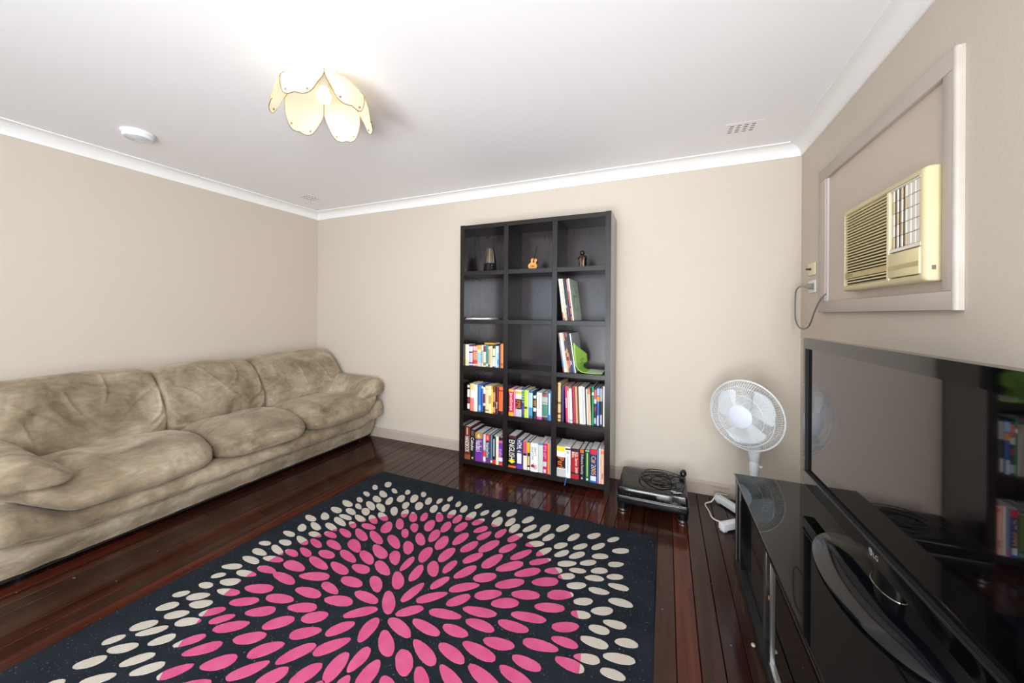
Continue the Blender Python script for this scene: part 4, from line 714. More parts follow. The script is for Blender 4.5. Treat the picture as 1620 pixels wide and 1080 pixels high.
g.build('sketch', cmat('#3b4238'), rt)
rg2 = 'magazines and sleeves leaning in the third row right compartment'; L2 = math.radians(8.2)
for k, (x, w, col, ex, lb) in enumerate((
    (2.924, .007, '#7c8a9a', [(.0, .12, '#8a2f2a'), (.12, .35, '#2f6fb0'), (.8, 1., '#6a2f2f')], 'grey blue magazine with a red top, leftmost in the third row right'),
    (2.934, .015, '#e9e8e4', [(.1, .3, '#b9cfe0')], 'thick white magazine leaning in the third row right'),
    (2.951, .008, '#d5cdc0', None, 'off white magazine beside the thick white one'),
    (2.961, .008, '#c48a5a', [(.0, .2, '#c9b03a'), (.3, .5, '#8a2f3a'), (.55, .8, '#2a2a3a')], 'multicoloured magazine leaning behind the white ones'),
    (2.971, .007, '#3a2f5a', [(.1, .3, '#c06a8a'), (.4, .6, '#d8a86a')], 'violet magazine with pink and tan patches'),
    (2.980, .008, '#c06a4a', [(.0, .15, '#2a3a7a'), (.5, .9, '#2a2226')], 'rust and black magazine in the third row right'),
    (2.990, .007, '#1a1a22', [(.2, .3, '#c8c8d0')], 'black magazine with a pale spine mark'),
    (2.999, .010, '#23242a', [(.0, .3, '#3a4a7a')], 'dark magazine with a navy foot'))):
    record(x, L2, .292, w, .840, col, lb, rg2, ex)
record(3.0120, L2, .290, .007, .840, '#b9bfc2', 'light grey sleeve rightmost of the leaning third row magazines', rg2, [(0, 1, '#e6e8e6')])
# bent lime booklet
lb_ = thing('booklet', 'lime green booklet bent open against the leaning magazines', 'booklet', (3.1, -.2, .84))
prof_ = smooth_path([(3.0, .0, 1.060), (3.005, 0, .985), (3.018, 0, .90), (3.045, 0, .858), (3.09, 0, .846), (3.15, 0, .8445), (3.205, 0, .846)], 6)
g = G(); rows = []
for p in prof_:
    t = sstep(.86, 1.05, p.z); row = []
    for k in range(9):
        s = k/8; y = -.296+s*.20*(1-.0*t); sag = .10*s*t
        row.append(Vector((p.x+.055*s*sstep(.85, .95, p.z)+.012*s*t, y, max(.8412, p.z-sag))))
    rows.append(row)
g.grid(rows); M_lime = cmat('#a9d864', .5)
o = g.build('cover', M_lime, lb_, smooth=True); md = o.modifiers.new('thick', 'SOLIDIFY'); md.thickness = .0016; md.offset = 1
g = G(); mid = [rows[i] for i in (12, 14, 16, 18)]
for a, b_ in ((3, 5), (5, 7)):
    g.tube([rows[i][3+i % 3]+Vector((.004, -.001, .003)) for i in range(a+4, b_+6)], .0012, 4)
g.build('print_mark', cmat('#3f5a2a'), lb_)
g = G(); g.grid([[Vector((p[0].x+.002, p[0].y+.004, p[0].z+.0028)), Vector((p[8].x-.002, p[8].y-.004, max(p[8].z, .842)+.0028))] for p in rows[24:]]); g.build('pages', cmat('#e8efe0', .6), lb_)
# loose papers
pp = thing('paper_stack', 'small pile of white papers on the second shelf at left', 'papers', (2.2, -.22, 1.222))
for k, (x0, x1, y0, y1, z, an) in enumerate(((2.095, 2.33, -.305, -.14, 1.2224, 0), (2.10, 2.30, -.302, -.12, 1.2256, .06), (2.16, 2.325, -.30, -.15, 1.2286, -.1))):
    R = Matrix.Translation(((x0+x1)/2, (y0+y1)/2, z)) @ Matrix.Rotation(an, 4, 'Z'); a, b_ = (x1-x0)/2, (y1-y0)/2; g = G()
    g.grid([[R @ Vector((-a+2*a*i/8, -b_+2*b_*j/4, .004*max(0, math.sin(i*.9+k))*(k > 0))) for j in range(5)] for i in range(9)])
    o = g.build('paper', cmat('#eceef2', .6), pp, smooth=True); md = o.modifiers.new('thick', 'SOLIDIFY'); md.thickness = .0028; md.offset = 1
# clean up: flat sheets stay inside the compartment

# metronome
mt = thing('metronome', 'metronome with a clear cover and dark base on the top left shelf', 'metronome', (2.268, -.2, 1.616))
Rm = Matrix.Translation((2.268, -.2, 1.6165)) @ Matrix.Rotation(math.radians(-38), 4, 'Z')
def frustum(g, a0, a1, z0, z1, M):
    vs = [(sx*a*.5, sy*a*.5, z) for a, z in ((a0, z0), (a1, z1)) for sx, sy in ((-1, -1), (1, -1), (1, 1), (-1, 1))]
    return g.add([M @ Vector(p) for p in vs], [(3, 2, 1, 0), (4, 5, 6, 7)]+[(i, (i+1) % 4, 4+(i+1) % 4, 4+i) for i in range(4)])
frustum(G(), .084, .080, 0, .072, Rm).build('base', mat('metronome_black', '#1a1a1d', .2), mt, bevel=.003)
frustum(G(), .079, .046, .072, .205, Rm).build('cover', mat('clear_plastic', '#fbf6ee', .05, trans=1., ior=1.2), mt, bevel=.002)
frustum(G(), .05, .03, .073, .19, Rm).build('movement', mat('metronome_silver', '#b9ab97', .35, metal=.7), mt, bevel=.002)
g = G(); g.tube([Rm @ Vector((0, -.03, .08)), Rm @ Vector((0, -.02, .19))], .0015, 6); g.build('pendulum', mat('steel', '#c9c9c9', .25, metal=1), mt)
g = G(); g.lathe([(.0, -.006), (.007, -.004), (.007, .004), (.0, .006)], Rm @ Vector((0, -.024, .16)), n=12, capa=False, capb=False); g.build('weight', M_brass, mt, smooth=True)
for z in (.03, .055):
    g = G(); g.lathe([(.006, 0), (.006, .012)], Rm @ Vector((.041, 0, z)), ax=Rm.to_3x3() @ Vector((1, 0, 0)), n=12); g.build('knob', mat('steel', '#c9c9c9'), mt, smooth=True)

# miniature guitar
gt = thing('miniature_guitar', 'miniature acoustic guitar with black neck on the top middle shelf', 'guitar', (2.64, -.2, 1.616))
Rg = Matrix.Translation((2.638, -.2, 1.6225)) @ Matrix.Rotation(math.radians(10), 4, 'Y') @ Matrix.Rotation(math.radians(-9), 4, 'X')
half = [(.0, .0), (.018, .002), (.033, .010), (.040, .024), (.037, .038), (.027, .050), (.022, .058), (.024, .068), (.0275, .078), (.023, .088), (.012, .0925), (.0, .093)]
ol = smooth_path([(a, b_, 0) for a, b_ in half]+[(-a, b_, 0) for a, b_ in half[-2:0:-1]], 3, closed=True)
MXZ = Rg @ Matrix(((1, 0, 0, 0), (0, 0, 1, 0), (0, 1, 0, 0), (0, 0, 0, 1)))
g = G(); g.prism([(p.x, p.y) for p in ol], .022, MXZ); g.build('body_side', mat('guitar_brown', '#4a2410', .3), gt, smooth=True)
g = G(); g.prism([(p.x*.95, .0465+(p.y-.0465)*.95) for p in ol], .002, Rg @ Matrix(((1, 0, 0, 0), (0, 0, 1, -.0015), (0, 1, 0, 0), (0, 0, 0, 1)))); g.build('soundboard', mat('guitar_spruce', '#e0a155', .3, noise_amt=.5, noise_scale=20, col2='#d08a3a'), gt)
g = G(); g.lathe([(.0085, 0), (.0085, .0012)], Rg @ Vector((0, -.0014, .064)), ax=Rg.to_3x3() @ Vector((0, -1, 0)), n=18); g.build('sound_hole', mat('guitar_hole', '#5a3018', .6), gt)
G().box(-.014, .014, -.0045, -.001, .026, .031, Rg).build('bridge', mat('guitar_bridge', '#4a230f', .4), gt)
G().box(-.0042, .0042, -.005, .001, .072, .165, Rg).build('neck', mat('guitar_black', '#0c0a0a', .3), gt)
G().box(-.0075, .0075, -.003, .003, .165, .195, Rg).build('headstock', mat('guitar_black', '#0c0a0a'), gt, bevel=.001)
for s in (-1, 1):
    for z in (.171, .180, .189): g = G(); g.lathe([(.0016, 0), (.0022, .006)], Rg @ Vector((s*.0075, 0, z)), ax=Rg.to_3x3() @ Vector((s, 0, 0)), n=8); g.build('tuning_peg', mat('steel', '#c9c9c9'), gt)

# carved figure: bowed seated figure with arms folded over the knees
fg = thing('carved_figurine', 'small dark carved figurine with bowed head on the top right shelf', 'figurine', (3.045, -.2, 1.616))
M_fig = mat('carved_ebony', '#120d0b', .25, noise_amt=.6, noise_scale=30, col2='#33241b'); fz = 1.6164; fc = Vector((3.045, -.2, fz))
G().lathe([(.030, 0), (.031, .01), (.029, .04), (.027, .075), (.02, .092), (.0, .096)], fc, n=20, capb=False).build('body', M_fig, fg, smooth=True)
G().lathe([(.0, -.018), (.014, -.012), (.019, 0), (.017, .012), (.009, .020), (.0, .022)], fc+Vector((-.002, -.010, .108)), ax=(-.2, -.35, .9), n=18, capa=False, capb=False).build('head', M_fig, fg, smooth=True)
for s in (-1, 1):
    g = G(); g.tube(smooth_path([fc+Vector((s*.017, .0, .090)), fc+Vector((s*.029, -.012, .070)), fc+Vector((s*.022, -.027, .074)), fc+Vector((-s*.006, -.032, .088))], 5), [.007]*10+[.0055]*6, 8); g.build('arm', M_fig, fg, smooth=True)
    g = G(); g.tube(smooth_path([fc+Vector((s*.013, -.018, .078)), fc+Vector((s*.012, -.031, .06)), fc+Vector((s*.009, -.029, .03)), fc+Vector((s*.012, -.027, .003))], 5), .0085, 8); g.build('leg', mat('carved_tan', '#6d5040', .3), fg, smooth=True)

# ------------------------------------------------------------------ television cabinet
M_gloss = mat('black_gloss', '#070708', .06, spec=.6)
M_glass = mat('smoked_glass_top', '#0a0b0b', .03, ior=1.42)
M_alu = mat('brushed_aluminium', '#b9bbbd', .28, metal=1.)
M_charc = mat('charcoal_laminate', '#141518', .35)
tvs = thing('television_cabinet', 'low black glass topped television cabinet along the right wall', 'cabinet', (4.19, -1.5, 0))
CX0, CX1, CY0, CY1 = 3.953, 4.408, -.732, -2.35
def cb(name, *a, m=M_charc, bev=.0015): return G().box(*a).build(name, m, tvs, bevel=bev, seg=1)
cb('base_board', CX0, CX1, CY1, CY0, .0008, .032)
cb('top_board', CX0+.004, CX1, CY1+.002, CY0-.002, .424, .441)
cb('glass_top', CX0, CX1, CY1, CY0, .4412, .450, m=M_glass)
cb('end_panel', CX0+.006, CX1-.02, CY0-.040, CY0-.002, .032, .424, m=M_black)
cb('end_panel', CX0+.006, CX1-.02, CY1+.002, CY1+.040, .032, .424, m=M_black)
cb('edge_highlight', CX0+.004, CX0+.0065, -.779, -.775, .032, .424, m=M_alu, bev=0)  # bright metal sliver standing in for the highlight along the end panel's edge
cb('inner_panel', CX0+.012, CX1-.02, -.850, -.776, .032, .424, m=M_gloss)
cb('back_panel', CX1-.02, CX1-.008, CY1+.04, CY0-.04, .032, .424)
cb('upright', CX0+.02, CX1-.02, -1.375, -1.355, .032, .424, m=M_black)
cb('glass_door', CX0+.034, CX0+.040, -1.225, -.852, .040, .418, m=mat('smoked_door_glass', '#160f0d', .05, ior=1.6))
d2 = cb('glass_door', CX0+.020, CX0+.026, CY1+.05, -1.385, .050, .414, m=M_glass)
cb('door_stile', CX0+.026, CX0+.052, -1.268, -1.228, .034, .422, m=M_alu)
for z0, z1 in ((.036, .050), (.405, .420)): cb('door_rail', CX0+.010, CX0+.026, CY1+.05, -1.385, z0, z1, m=M_alu, bev=.001)
cb('door_stile', CX0+.012, CX0+.024, -1.392, -1.382, .036, .420, m=M_alu)
cb('brass_bracket', CX0+.05, CX0+.12, -1.33, -1.29, .20, .40, m=mat('aged_brass', '#7d6a3c', .4, metal=.9))
g = G().lathe([(.012, 0), (.012, .02), (.008, .026)], (CX0+.05, -1.31, .22), ax=(-1, 0, 0), n=16); g.build('knob', M_brass, tvs, smooth=True)

# ------------------------------------------------------------------ television
tv = thing('television', 'large flat black television on its oval stand on the glass cabinet', 'television', (4.215, -1.45, .4503))
TR = Matrix.Translation((4.213, -1.445, 0)) @ Matrix.Rotation(math.radians(.9), 4, 'Z')   # local: x out of the back, y along the screen
ya, yb, z0, z1 = -.540, .540, .524, 1.171                                                # y=+.54 is the far end
sy0, sy1, sz0, sz1 = -.517, .516, .586, 1.124
def tb(name, x0, x1, y0, y1, a, c, m, bev=.0): return G().box(x0, x1, y0, y1, a, c, TR).build(name, m, tv, bevel=bev, seg=2)
M_bezel = mat('piano_black', '#060607', .05, ior=1.62)
# frame ring with an open centre
def ringbox(y0, y1, a0, a1, iy0, iy1, ia0, ia1, xf, xb, rad):
    def rr(y0, y1, a0, a1, r, n=6):
        P = []
        for cy, cz, t0 in ((y1-r, a1-r, 0), (y0+r, a1-r, PI/2), (y0+r, a0+r, PI), (y1-r, a0+r, 1.5*PI)):
            for k in range(n+1): t = t0+PI/2*k/n; P.append((cy+r*math.cos(t), cz+r*math.sin(t)))
        return P
    o = rr(y0, y1, a0, a1, rad); i = rr(iy0, iy1, ia0, ia1, .002); n = len(o); g = G()
    L = [[(xf, *p) for p in i], [(xf, *(p)) for p in [(q[0]*.997, q[1]) for q in o]], [(xf+.006, *p) for p in o], [(xb, *p) for p in o]]
    g.grid([[TR @ Vector(p) for p in r] for r in L], closed_u=True); return g, i, n
g, inn, n = ringbox(ya, yb, z0, z1, sy0, sy1, sz0, sz1, -.012, .028, .012)
g.build('bezel', M_bezel, tv, smooth=True)
g = G(); g.grid([[TR @ Vector((-.012, *p)) for p in inn], [TR @ Vector((.001, *p)) for p in inn]], closed_u=True); g.build('bezel_return', mat('matt_black', '#030303', .7), tv)
tb('screen', .0005, .004, sy0-.004, sy1+.004, sz0-.004, sz1+.004, mat('dark_screen', '#07070a', .035, ior=1.95))
MATS['dark_screen'].node_tree.nodes['Principled BSDF'].inputs['Specular Tint'].default_value = (1, .84, .82, 1)
tb('trim_strip', -.0150, -.0118, sy0-.01, sy1+.018, .577, .5835, mat('trim_silver', '#6c6c6e', .3, metal=.9))
tb('back_shell', .028, .075, ya+.06, yb-.06, z0+.05, z1-.05, M_black, .02)
tb('back_cover', .024, .030, ya+.004, yb-.004, z0+.004, z1-.004, M_black)
# maker's mark
g = G(); ly = -.047
def tvp(y, z, x=-.0126): return TR @ Vector((x, y, z))
g.add([tvp(ly+.018+.0105*math.cos(t), .552+.0105*math.sin(t)) for t in [2*PI*q/28 for q in range(28)]], [tuple(range(28))]); g.build('emblem_disc', mat('emblem_grey', '#c2c4c8', .4), tv, rn=False)
g = G(); c0 = Vector((ly+.018, .552))
g.tube([tvp(c0.x-.0075*math.cos(t), c0.y+.0075*math.sin(t), -.0128) for t in [PI*.5+(1.5*PI)*q/18 for q in range(19)]], .0008, 4)
g.tube([tvp(c0.x-.0075, c0.y, -.0128), tvp(c0.x-.002, c0.y, -.0128)], .0008, 4)
g.tube([tvp(c0.x+.0004, c0.y+.005, -.0128), tvp(c0.x+.0004, c0.y-.0035, -.0128), tvp(c0.x-.0032, c0.y-.0035, -.0128)], .0008, 4)
g.lathe([(.0012, 0), (.0012, .0004)], tvp(c0.x+.0038, c0.y+.003, -.0125), ax=(-1, 0, 0), n=8)
g.build('emblem_face', mat('emblem_dark', '#18181b', .4), tv)
g = G(); ex = (TR.to_3x3() @ Vector((0, -1, 0))); put_text(g, 'LG', tvp(ly+.003, .5445, -.0127), ex*.026, (0, 0, .0145)); g.build('lettering', mat('emblem_grey', '#c2c4c8'), tv, rn=False)
# pedestal
g = G(); ec = Vector((4.205, -1.515, 0))
def ell(a, b_, z, n=64): return [ec+Vector((a*math.cos(t), b_*math.sin(t), z)) for t in [2*PI*k/n for k in range(n)]]
g.grid([ell(.120, .300, .4505), ell(.129, .312, .454), ell(.129, .312, .458), ell(.120, .302, .4655), ell(.06, .15, .4685), ell(.002, .005, .469)], closed_u=True)
g.f += [tuple(range(63, -1, -1))]; g.mi += [0]
g.build('stand_base', mat('stand_gloss', '#0a0c11', .10, ior=1.5), tv, smooth=True)
g = G(); nc = Vector((4.232, -1.50, 0)); R_ = [[nc+Vector((a*math.cos(t), b_*math.sin(t), z)) for t in [2*PI*k/32 for k in range(32)]] for a, b_, z in ((.028, .064, .466), (.026, .062, .50), (.022, .055, .56))]
g.grid(R_, closed_u=True); g.build('stand_neck', M_black, tv, smooth=True)
G().tube([nc+Vector((.0305*math.cos(t), .068*math.sin(t), .4695)) for t in [2*PI*k/40 for k in range(40)]], .0026, 6, closed=True).build('chrome_collar', mat('collar_chrome', '#a9a493', .2, metal=1), tv, smooth=True)

# ------------------------------------------------------------------ record player on the floor, cord heaped on its lid
tt = thing('record_player', 'black record player with its cord heaped on the lid, on the floor by the bookcase', 'record player', (3.545, -.305, 0))
x0, x1, y0, y1 = 3.336, 3.757, -.484, -.130
G().box(x0, x1, y0, y1, .050, .104).build('plinth', mat('plinth_black', '#101013', .22), tt, bevel=.014, seg=4)
for x in (x0+.034, x1-.034):
    for y in (y0+.036, y1-.04):
        f = G().lathe([(.031, .016), (.033, .028), (.033, .054)], (x, y, 0), n=28).build('foot', M_black, tt, smooth=True)
        G().lathe([(.0, .0008), (.027, .0008), (.031, .004), (.031, .016)], (x, y, 0), n=28, capa=False).build('foot_ring', M_alu, f, smooth=True)
G().tube([Vector(p) for p in [(x0-.001, y1-.02, .103), (x0-.001, y0+.014, .103), (x0+.004, y0+.004, .103), (x0+.014, y0-.001, .103), (x1-.014, y0-.001, .103), (x1-.004, y0+.004, .103), (x1+.001, y0+.014, .103), (x1+.001, y1-.02, .103)]], .0022, 6).build('trim_line', mat('trim_silver', '#6c6c6e'), tt)
G().lathe([(.150, .1042), (.150, .116), (.146, .119), (.0, .119)], (3.50, -.305, 0), n=56, capb=False).build('platter', mat('platter_metal', '#3f4043', .4, metal=.7), tt, smooth=True)
G().lathe([(.140, .1192), (.140, .1212), (.0, .1212)], (3.50, -.305, 0), n=56, capb=False).build('slipmat', mat('slipmat_black', '#141416', .6), tt)
g = G(); g.tube(smooth_path([(3.70, -.20, .132), (3.695, -.30, .134), (3.665, -.38, .131), (3.64, -.40, .128)], 6), .004, 8); g.lathe([(.024, .1042), (.024, .13), (.018, .136)], (3.70, -.20, 0), n=24); g.build('tonearm', M_alu, tt, smooth=True)
G().box(3.715, 3.735, -.45, -.30, .1042, .107).build('pitch_slider', mat('slider_grey', '#3a3b40', .5), tt)
for k, (x, y) in enumerate(((3.372, -.455), (3.392, -.455), (3.412, -.455), (3.60, -.462), (3.625, -.462), (3.655, -.462), (3.69, -.462))):
    G().lathe([(.006, .1042), (.006, .110), (.004, .111)], (x, y, 0), n=12).build('button', mat('button_silver', '#b9bbbf', .35, metal=.8), tt, smooth=True)
M_lid = bpy.data.materials.new('smoked_lid'); M_lid.use_nodes = True; nt = M_lid.node_tree; N = nt.nodes; L = nt.links
b = N['Principled BSDF']; b.inputs['Base Color'].default_value = lin('#0d0e10'); b.inputs['Roughness'].default_value = .09; b.inputs['IOR'].default_value = 1.65
tr = N.new('ShaderNodeBsdfTransparent'); tr.inputs[0].default_value = (.55, .55, .58, 1); ms = N.new('ShaderNodeMixShader'); ms.inputs[0].default_value = .6
L.new(tr.outputs[0], ms.inputs[1]); L.new(b.outputs[0], ms.inputs[2]); L.new(ms.outputs[0], N['Material Output'].inputs['Surface'])
g = G()
def rrect(i, z, r=.016, n=5):
    P = []
    for cx, cy, t0 in ((x1-i-r, y1-i-r, 0), (x0+i+r, y1-i-r, PI/2), (x0+i+r, y0+i+r, PI), (x1-i-r, y0+i+r, 1.5*PI)):
        for k in range(n+1): t = t0+PI/2*k/n; P.append(Vector((cx+r*math.cos(t), cy+r*math.sin(t), z)))
    return P
g.grid([rrect(.002, .1045), rrect(.003, .150), rrect(.006, .157), rrect(.012, .160), rrect(.05, .1605), rrect(.17, .1605, .002)], closed_u=True); n = len(rrect(0, 0)); g.f += [tuple(range(5*n, 6*n))]; g.mi += [0]
g.build('lid', M_lid, tt, smooth=True)

cpts = [(3.735, -.185), (3.66, -.150), (3.58, -.155), (3.50, -.20), (3.485, -.30), (3.53, -.37), (3.60, -.385), (3.66, -.33), (3.655, -.24), (3.60, -.19), (3.545, -.22), (3.535, -.29), (3.58, -.35), (3.64, -.36), (3.66, -.29), (3.62, -.21), (3.54, -.19), (3.47, -.26), (3.475, -.36), (3.55, -.42), (3.63, -.40), (3.69, -.33), (3.655, -.27), (3.57, -.265), (3.50, -.285), (3.53, -.345), (3.61, -.32), (3.69, -.24), (3.735, -.23), (3.742, -.31), (3.715, -.40), (3.66, -.43), (3.715, -.425)]
crn = random.Random(4); P = [(x, y, .1655+.0135*(i % 4)/3+crn.uniform(0, .006)) for i, (x, y) in enumerate(cpts)]
cd = G().tube(smooth_path(P, 7), .0030, 6).build('cord', mat('cable_black', '#0d0d0f', .4), tt, smooth=True)
G().lathe([(.0, -.022), (.012, -.020), (.021, -.008), (.022, .004), (.016, .016), (.008, .026), (.0, .028)], (3.737, -.175, .1855), ax=(.25, .5, .8), n=20, capa=False, capb=False).build('plug', M_black, cd, smooth=True)
for (x, y) in ((3.655, -.435), (3.69, -.447), (3.67, -.455)):
    g = G(); g.tube([(x, y, .1665), (x+.028, y+.006, .1665)], .0045, 8); g.build('phono_connector', mat('connector_steel', '#a9abad', .25, metal=1), cd, smooth=True)

# ------------------------------------------------------------------ pedestal fan
fan = thing('pedestal_fan', 'white pedestal fan with wire grille in the corner behind the television cabinet', 'fan', (4.12, -.32, 0))
M_fan = mat('fan_white', '#e4e8ea', .35); FC = Vector((4.12, -.32, 0))
for k, ang in enumerate((math.atan2(.81, -.59), math.atan2(-.63, -.78), math.atan2(-.81, .59), math.atan2(.63, .78))):
    ln = (.285, .245, .24, .24)[k]; Rf = Matrix.Translation(FC) @ Matrix.Rotation(ang, 4, 'Z')
    lg = G().box(.02, ln, -.021, .021, .010, .048, Rf).build('leg', M_fan, fan, bevel=.003)
    G().box(ln-.03, ln-.004, -.015, .015, .0006, .010, Rf).build('foot_pad', mat('foot_grey', '#c9cdd0', .6), lg)
G().lathe([(.055, .048), (.05, .062), (.026, .075), (.0225, .09)], FC, n=28).build('hub_cover', M_fan, fan, smooth=True)
G().lathe([(.0215, .07), (.0215, .335)], FC, n=24).build('lower_pole', M_fan, fan, smooth=True)
G().lathe([(.0245, .325), (.026, .345), (.026, .375), (.023, .385)], FC, n=24).build('height_collar', M_fan, fan, smooth=True)
G().lathe([(.023, .383), (.026, .40), (.034, .445), (.036, .50), (.036, .60), (.03, .625)], FC, n=28).build('control_column', M_fan, fan, smooth=True)
g = G().lathe([(.007, 0), (.007, .014)], FC+Vector((.024, -.01, .36)), ax=(1, -.3, 0), n=12); g.build('collar_knob', M_fan, fan, smooth=True)
fd = Vector((-.56, -.825, -.03)).normalized(); fs = fd.cross(Vector((0, 0, 1))).normalized(); fu = fs.cross(fd)
GC = Vector((4.058, -.398, .678)); RG = .204
G().lathe([(.0, -.15), (.045, -.145), (.062, -.12), (.066, -.07), (.06, -.045), (.0, -.045)], GC, ax=fd, n=32, capa=False, capb=False).build('motor_housing', M_fan, fan, smooth=True)
def gpt(r, h, t): return GC+fd*h+(fs*math.cos(t)+fu*math.sin(t))*r
def wires(name, prof, rings, n, par):
    g = G()
    for k in range(n):
        t = 2*PI*k/n; g.tube([gpt(r, h, t+tw) for r, h, tw in prof], .0014, 3, caps=False)
    for r, h in rings: g.tube([gpt(r, h, 2*PI*q/64) for q in range(64)], .0016, 4, closed=True)
    return g.build(name, M_fan, par, smooth=True)
wires('front_grille', [(.062, .062, 0), (.10, .062, .05), (.15, .056, .09), (.18, .044, .1), (.198, .022, .1), (RG, .002, .1)], [(.125, .0605), (.172, .0485)], 96, fan)
wires('rear_grille', [(.05, -.055, 0), (.10, -.058, 0), (.15, -.052, 0), (.18, -.040, 0), (.198, -.020, 0), (RG, -.002, 0)], [(.065, -.057), (.085, -.058), (.105, -.0575), (.14, -.0535), (.172, -.044)], 96, fan)
G().tube([gpt(RG, 0, 2*PI*q/72) for q in range(72)], .0050, 8, closed=True).build('grille_rim', M_fan, fan, smooth=True)
G().lathe([(.066, .058), (.066, .064), (.060, .0685), (.0, .070)], GC, ax=fd, n=48, capb=False).build('centre_badge', mat('badge_white', '#d9e2ec', .3), fan, smooth=True)
G().lathe([(.032, -.045), (.036, -.02), (.034, .03), (.0, .04)], GC, ax=fd, n=28, capb=False).build('spinner', M_fan, fan, smooth=True)
M_blade = mat('blade_plastic', '#dfe5e8', .3)
for k in range(3):
    t0 = math.radians(143-120*k); g = G(); rows = []
    for i in range(11):
        f = i/10; r = .034+.138*f; wd_ = math.radians(22+34*math.sin(min(1, f*1.25)*PI/2))*(1 if f < .8 else math.sqrt(max(.02, 1-((f-.8)/.2)**2*.85))); row = []
        for j in range(11):
            s = -1+2*j/10; row.append(gpt(r, .003+.026*s*(1-.25*f), t0+wd_*(s*.8)+.10*f))
        rows.append(row)
    g.grid(rows); o = g.build('blade', M_blade, fan, smooth=True); md = o.modifiers.new('thick', 'SOLIDIFY'); md.thickness = .0016
G().tube(smooth_path([(4.02, -.030, .028), (3.960, -.055, .040), (3.945, -.075, .036), (3.915, -.125, .010), (3.872, -.172, .0055), (3.885, -.262, .0055), (3.898, -.345, .0055), (3.945, -.375, .0055), (4.02, -.375, .0055), (4.085, -.34, .0055)], 7), .0042, 8).build('cord', mat('cord_white', '#e2ded8', .5), fan, smooth=True)

# ------------------------------------------------------------------ air conditioner
ac = thing('air_conditioner', 'yellowed cream box air conditioner set in the boarded window', 'air conditioner', (4.40, -1.05, 1.38))
M_ac = mat('aged_cream_plastic', '#cfc39a', .45, noise_amt=.4, noise_scale=5, col2='#c8ba8c')
M_ac2 = mat('cream_pale_plastic', '#dccfa0', .45)
M_slot = mat('slot_brown', '#2b1d0c', .8)
XF, XB = 4.380, WX-.0066
g = G()
yo0, yo1, zo0, zo1 = -1.342, -.756, 1.382, 1.752
def rect(x, i, r, n=4):
    P = []
    for cy, cz, t0 in ((yo1-i-r, zo1-i-r, 0), (yo0+i+r, zo1-i-r, PI/2), (yo0+i+r, zo0+i+r, PI), (yo1-i-r, zo0+i+r, 1.5*PI)):
        for k in range(n+1): t = t0+PI/2*k/n; P.append(Vector((x, cy+r*math.cos(t), cz+r*math.sin(t))))
    return P
rin = .022
g.grid([rect(XB, 0, .006), rect(XF+.014, .000, .008), rect(XF+.004, .004, .010), rect(XF, .012, .010), rect(XF, rin, .008), rect(XF+.012, rin+.004, .006)], closed_u=True)
n = len(rect(0, 0, .01)); g.f += [tuple(range(5*n, 6*n))]; g.mi += [0]
g.build('case', M_ac, ac, smooth=True)
lx = XF+.001
# intake grille: dark recess and individual slats
gy0, gy1, gz0, gz1 = -1.128, -.784, 1.412, 1.722
G().box(XF+.0105, XF+.0118, gy0, gy1, gz0, gz1).build('grille_recess', M_slot, ac)
ns = 25; ph = (gz1-gz0)/ns
slat_mesh = None
for k in range(ns):
    if k in (2, 3): continue
    z = gz0+ph*(k+.5)
    g = G(); hh = ph*.24; g.add([(lx-.001, gy0, z-hh*.4), (lx-.001, gy0, z+hh), (XF+.0104, gy0, z+hh+.003), (XF+.0104, gy0, z-hh+.002), (lx-.001, gy1, z-hh*.4), (lx-.001, gy1, z+hh), (XF+.0104, gy1, z+hh+.003), (XF+.0104, gy1, z-hh+.002)], [(0, 1, 2, 3), (7, 6, 5, 4), (0, 4, 5, 1), (1, 5, 6, 2), (2, 6, 7, 3), (3, 7, 4, 0)])
    g.build('slat', M_ac2, ac)
zb = gz0+ph*2+.001
G().box(lx-.0012, XF+.0104, gy0, gy1, zb, zb+ph*2-.002).build('name_strip', mat('strip_tan', '#bba872', .45), ac)
g = G(); mk = random.Random(9)
for k in range(8):
    y = gy1-.012-.0085*k; g.box(lx-.0016, lx-.001, y-.0028, y-.0008, zb+.006, zb+.019); g.box(lx-.0016, lx-.001, y-.0050, y-.0028, zb+(.006 if k % 2 else .016), zb+(.009 if k % 2 else .019))
g.build('worn_lettering', mat('worn_mark', '#6a5c40', .6), ac)
G().box(lx-.003, XF+.0104, -1.146, gy0-.001, 1.400, 1.726).build('mullion', mat('cream_light', '#e6dcb4', .45), ac, bevel=.0015)
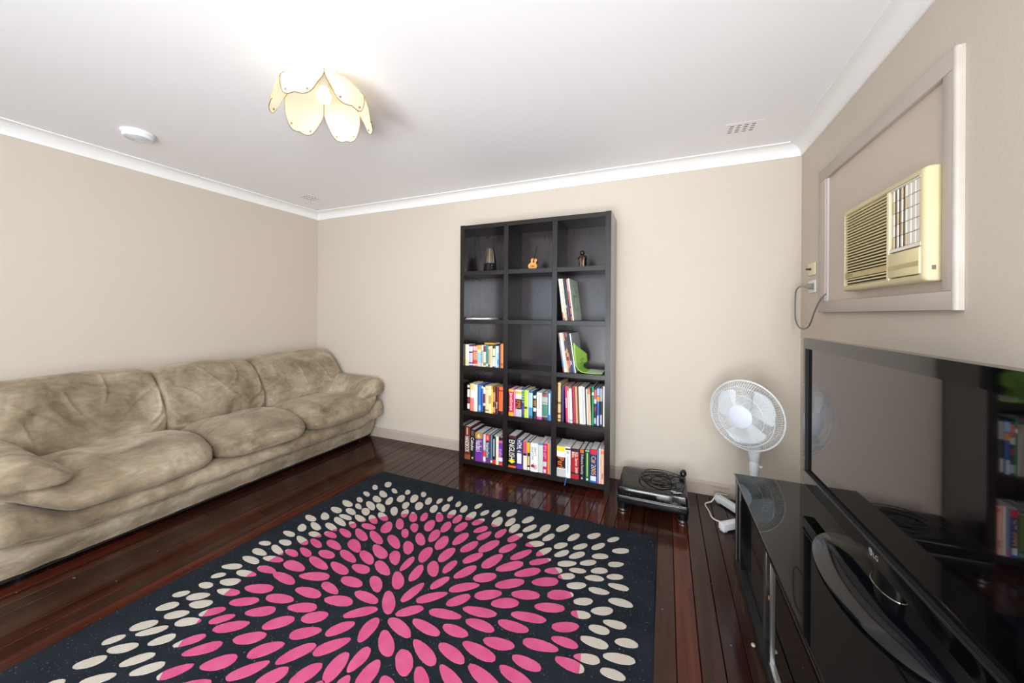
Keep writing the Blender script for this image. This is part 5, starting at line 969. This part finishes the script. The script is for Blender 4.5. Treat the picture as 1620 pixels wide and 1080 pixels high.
# outlet louvres: grid of pale fins
vy0, vy1, vz0, vz1 = -1.322, -1.150, 1.512, 1.722
G().box(XF+.0105, XF+.0118, vy0, vy1, vz0, vz1).build('outlet_recess', mat('slot_brown', '#2b1d0c'), ac)
M_fin = mat('louvre_white', '#e6e1d4', .35); M_fin2 = mat('louvre_tan', '#cdbb96', .4)
nc_, nr_ = 7, 5
for i in range(nc_):
    for j in range(nr_):
        ya_ = vy1-(vy1-vy0)*(i+.08)/nc_; yb_ = vy1-(vy1-vy0)*(i+.90)/nc_; za_ = vz0+(vz1-vz0)*j/nr_+.0012; zc_ = vz0+(vz1-vz0)*(j+1)/nr_-.0012
        tilt = .0045 if i < 4 else .0015
        g = G(); g.add([(lx+tilt, ya_, za_), (lx+tilt, ya_, zc_), (lx-.0005, yb_, zc_), (lx-.0005, yb_, za_), (lx+tilt+.004, ya_, za_), (lx+tilt+.004, ya_, zc_), (lx+.0035, yb_, zc_), (lx+.0035, yb_, za_)], [(0, 1, 2, 3), (7, 6, 5, 4), (0, 4, 5, 1), (1, 5, 6, 2), (2, 6, 7, 3), (3, 7, 4, 0)])
        g.build('louvre', M_fin2 if (i < 4 and (i+j) % 3 == 0) else M_fin, ac)
for a in ((vy0-.004, vy1+.003, vz1, vz1+.004), (vy0-.004, vy1+.003, vz0-.012, vz0-.001)): G().box(lx-.002, XF+.0104, *a).build('outlet_frame', M_fin, ac)
dr = G().box(lx-.006, XF+.0104, -1.326, -1.150, 1.408, 1.494).build('control_flap', M_ac2, ac, bevel=.002)
G().box(lx-.0068, lx-.006, -1.326, -1.150, 1.434, 1.450).build('flap_band', mat('strip_tan', '#bba872'), dr)
g = G().box(4.398, 4.408, yo0-.001, yo0+.004, 1.418, 1.432); g.build('side_clip', mat('clip_grey', '#6e6a5e', .5), ac)
ccp = [(4.424, -.236, 1.443), (4.402, -.205, 1.446), (4.385, -.165, 1.450), (4.382, -.105, 1.434), (4.384, -.072, 1.39), (4.385, -.068, 1.266), (4.385, -.100, 1.222), (4.385, -.150, 1.197), (4.386, -.232, 1.190), (4.388, -.312, 1.216), (4.390, -.39, 1.300), (4.402, -.435, 1.362), (4.424, -.452, 1.392)]
G().tube(smooth_path(ccp[2:], 7), .0042, 8).build('cord', mat('cord_grey', '#6d6c69', .5), ac, smooth=True)
g = G(); g.tube([(4.4265, -.247, 1.443), (4.412, -.228, 1.444), (4.398, -.197, 1.447), (4.385, -.165, 1.450)], [.020, .017, .009, .005], 16); g.build('plug', mat('plug_grey', '#8e8c86', .4), ac, smooth=True)

# wall switch and socket
ws = thing('light_switch', 'cream wall switch plate with a dark toggle above the socket', 'switch', (WX, -.205, 1.548))
G().box(WX-.009, WX-.0005, -.262, -.148, 1.512, 1.586).build('plate', mat('switch_cream', '#dfd6b0', .4), ws, bevel=.003)
g = G(); g.tube([(WX-.009, -.205, 1.549), (WX-.03, -.190, 1.551)], [.007, .0045], 10); g.build('toggle', mat('toggle_dark', '#33302a', .4), ws, smooth=True)
so = thing('power_socket', 'white wall socket plate holding the grey plug', 'socket', (WX, -.21, 1.444))
G().box(WX-.008, WX-.0005, -.267, -.152, 1.407, 1.481).build('plate', mat('socket_white', '#e2e4dc', .4), so, bevel=.003)
G().box(WX-.0095, WX-.008, -.182, -.170, 1.455, 1.470).build('rocker', M_white, so, bevel=.001)
bd = tag(G().lathe([(.0, 0), (.0055, .001), (.0075, .005), (.0055, .010), (.0, .011)], (3.938, -1.276, .0009), n=16, capa=False, capb=False).build('bead', mat('bead_pale', '#b9b2aa', .3), smooth=True), 'small pale bead lying on the floorboards beside the television cabinet', 'bead')

bpy.context.view_layer.update()
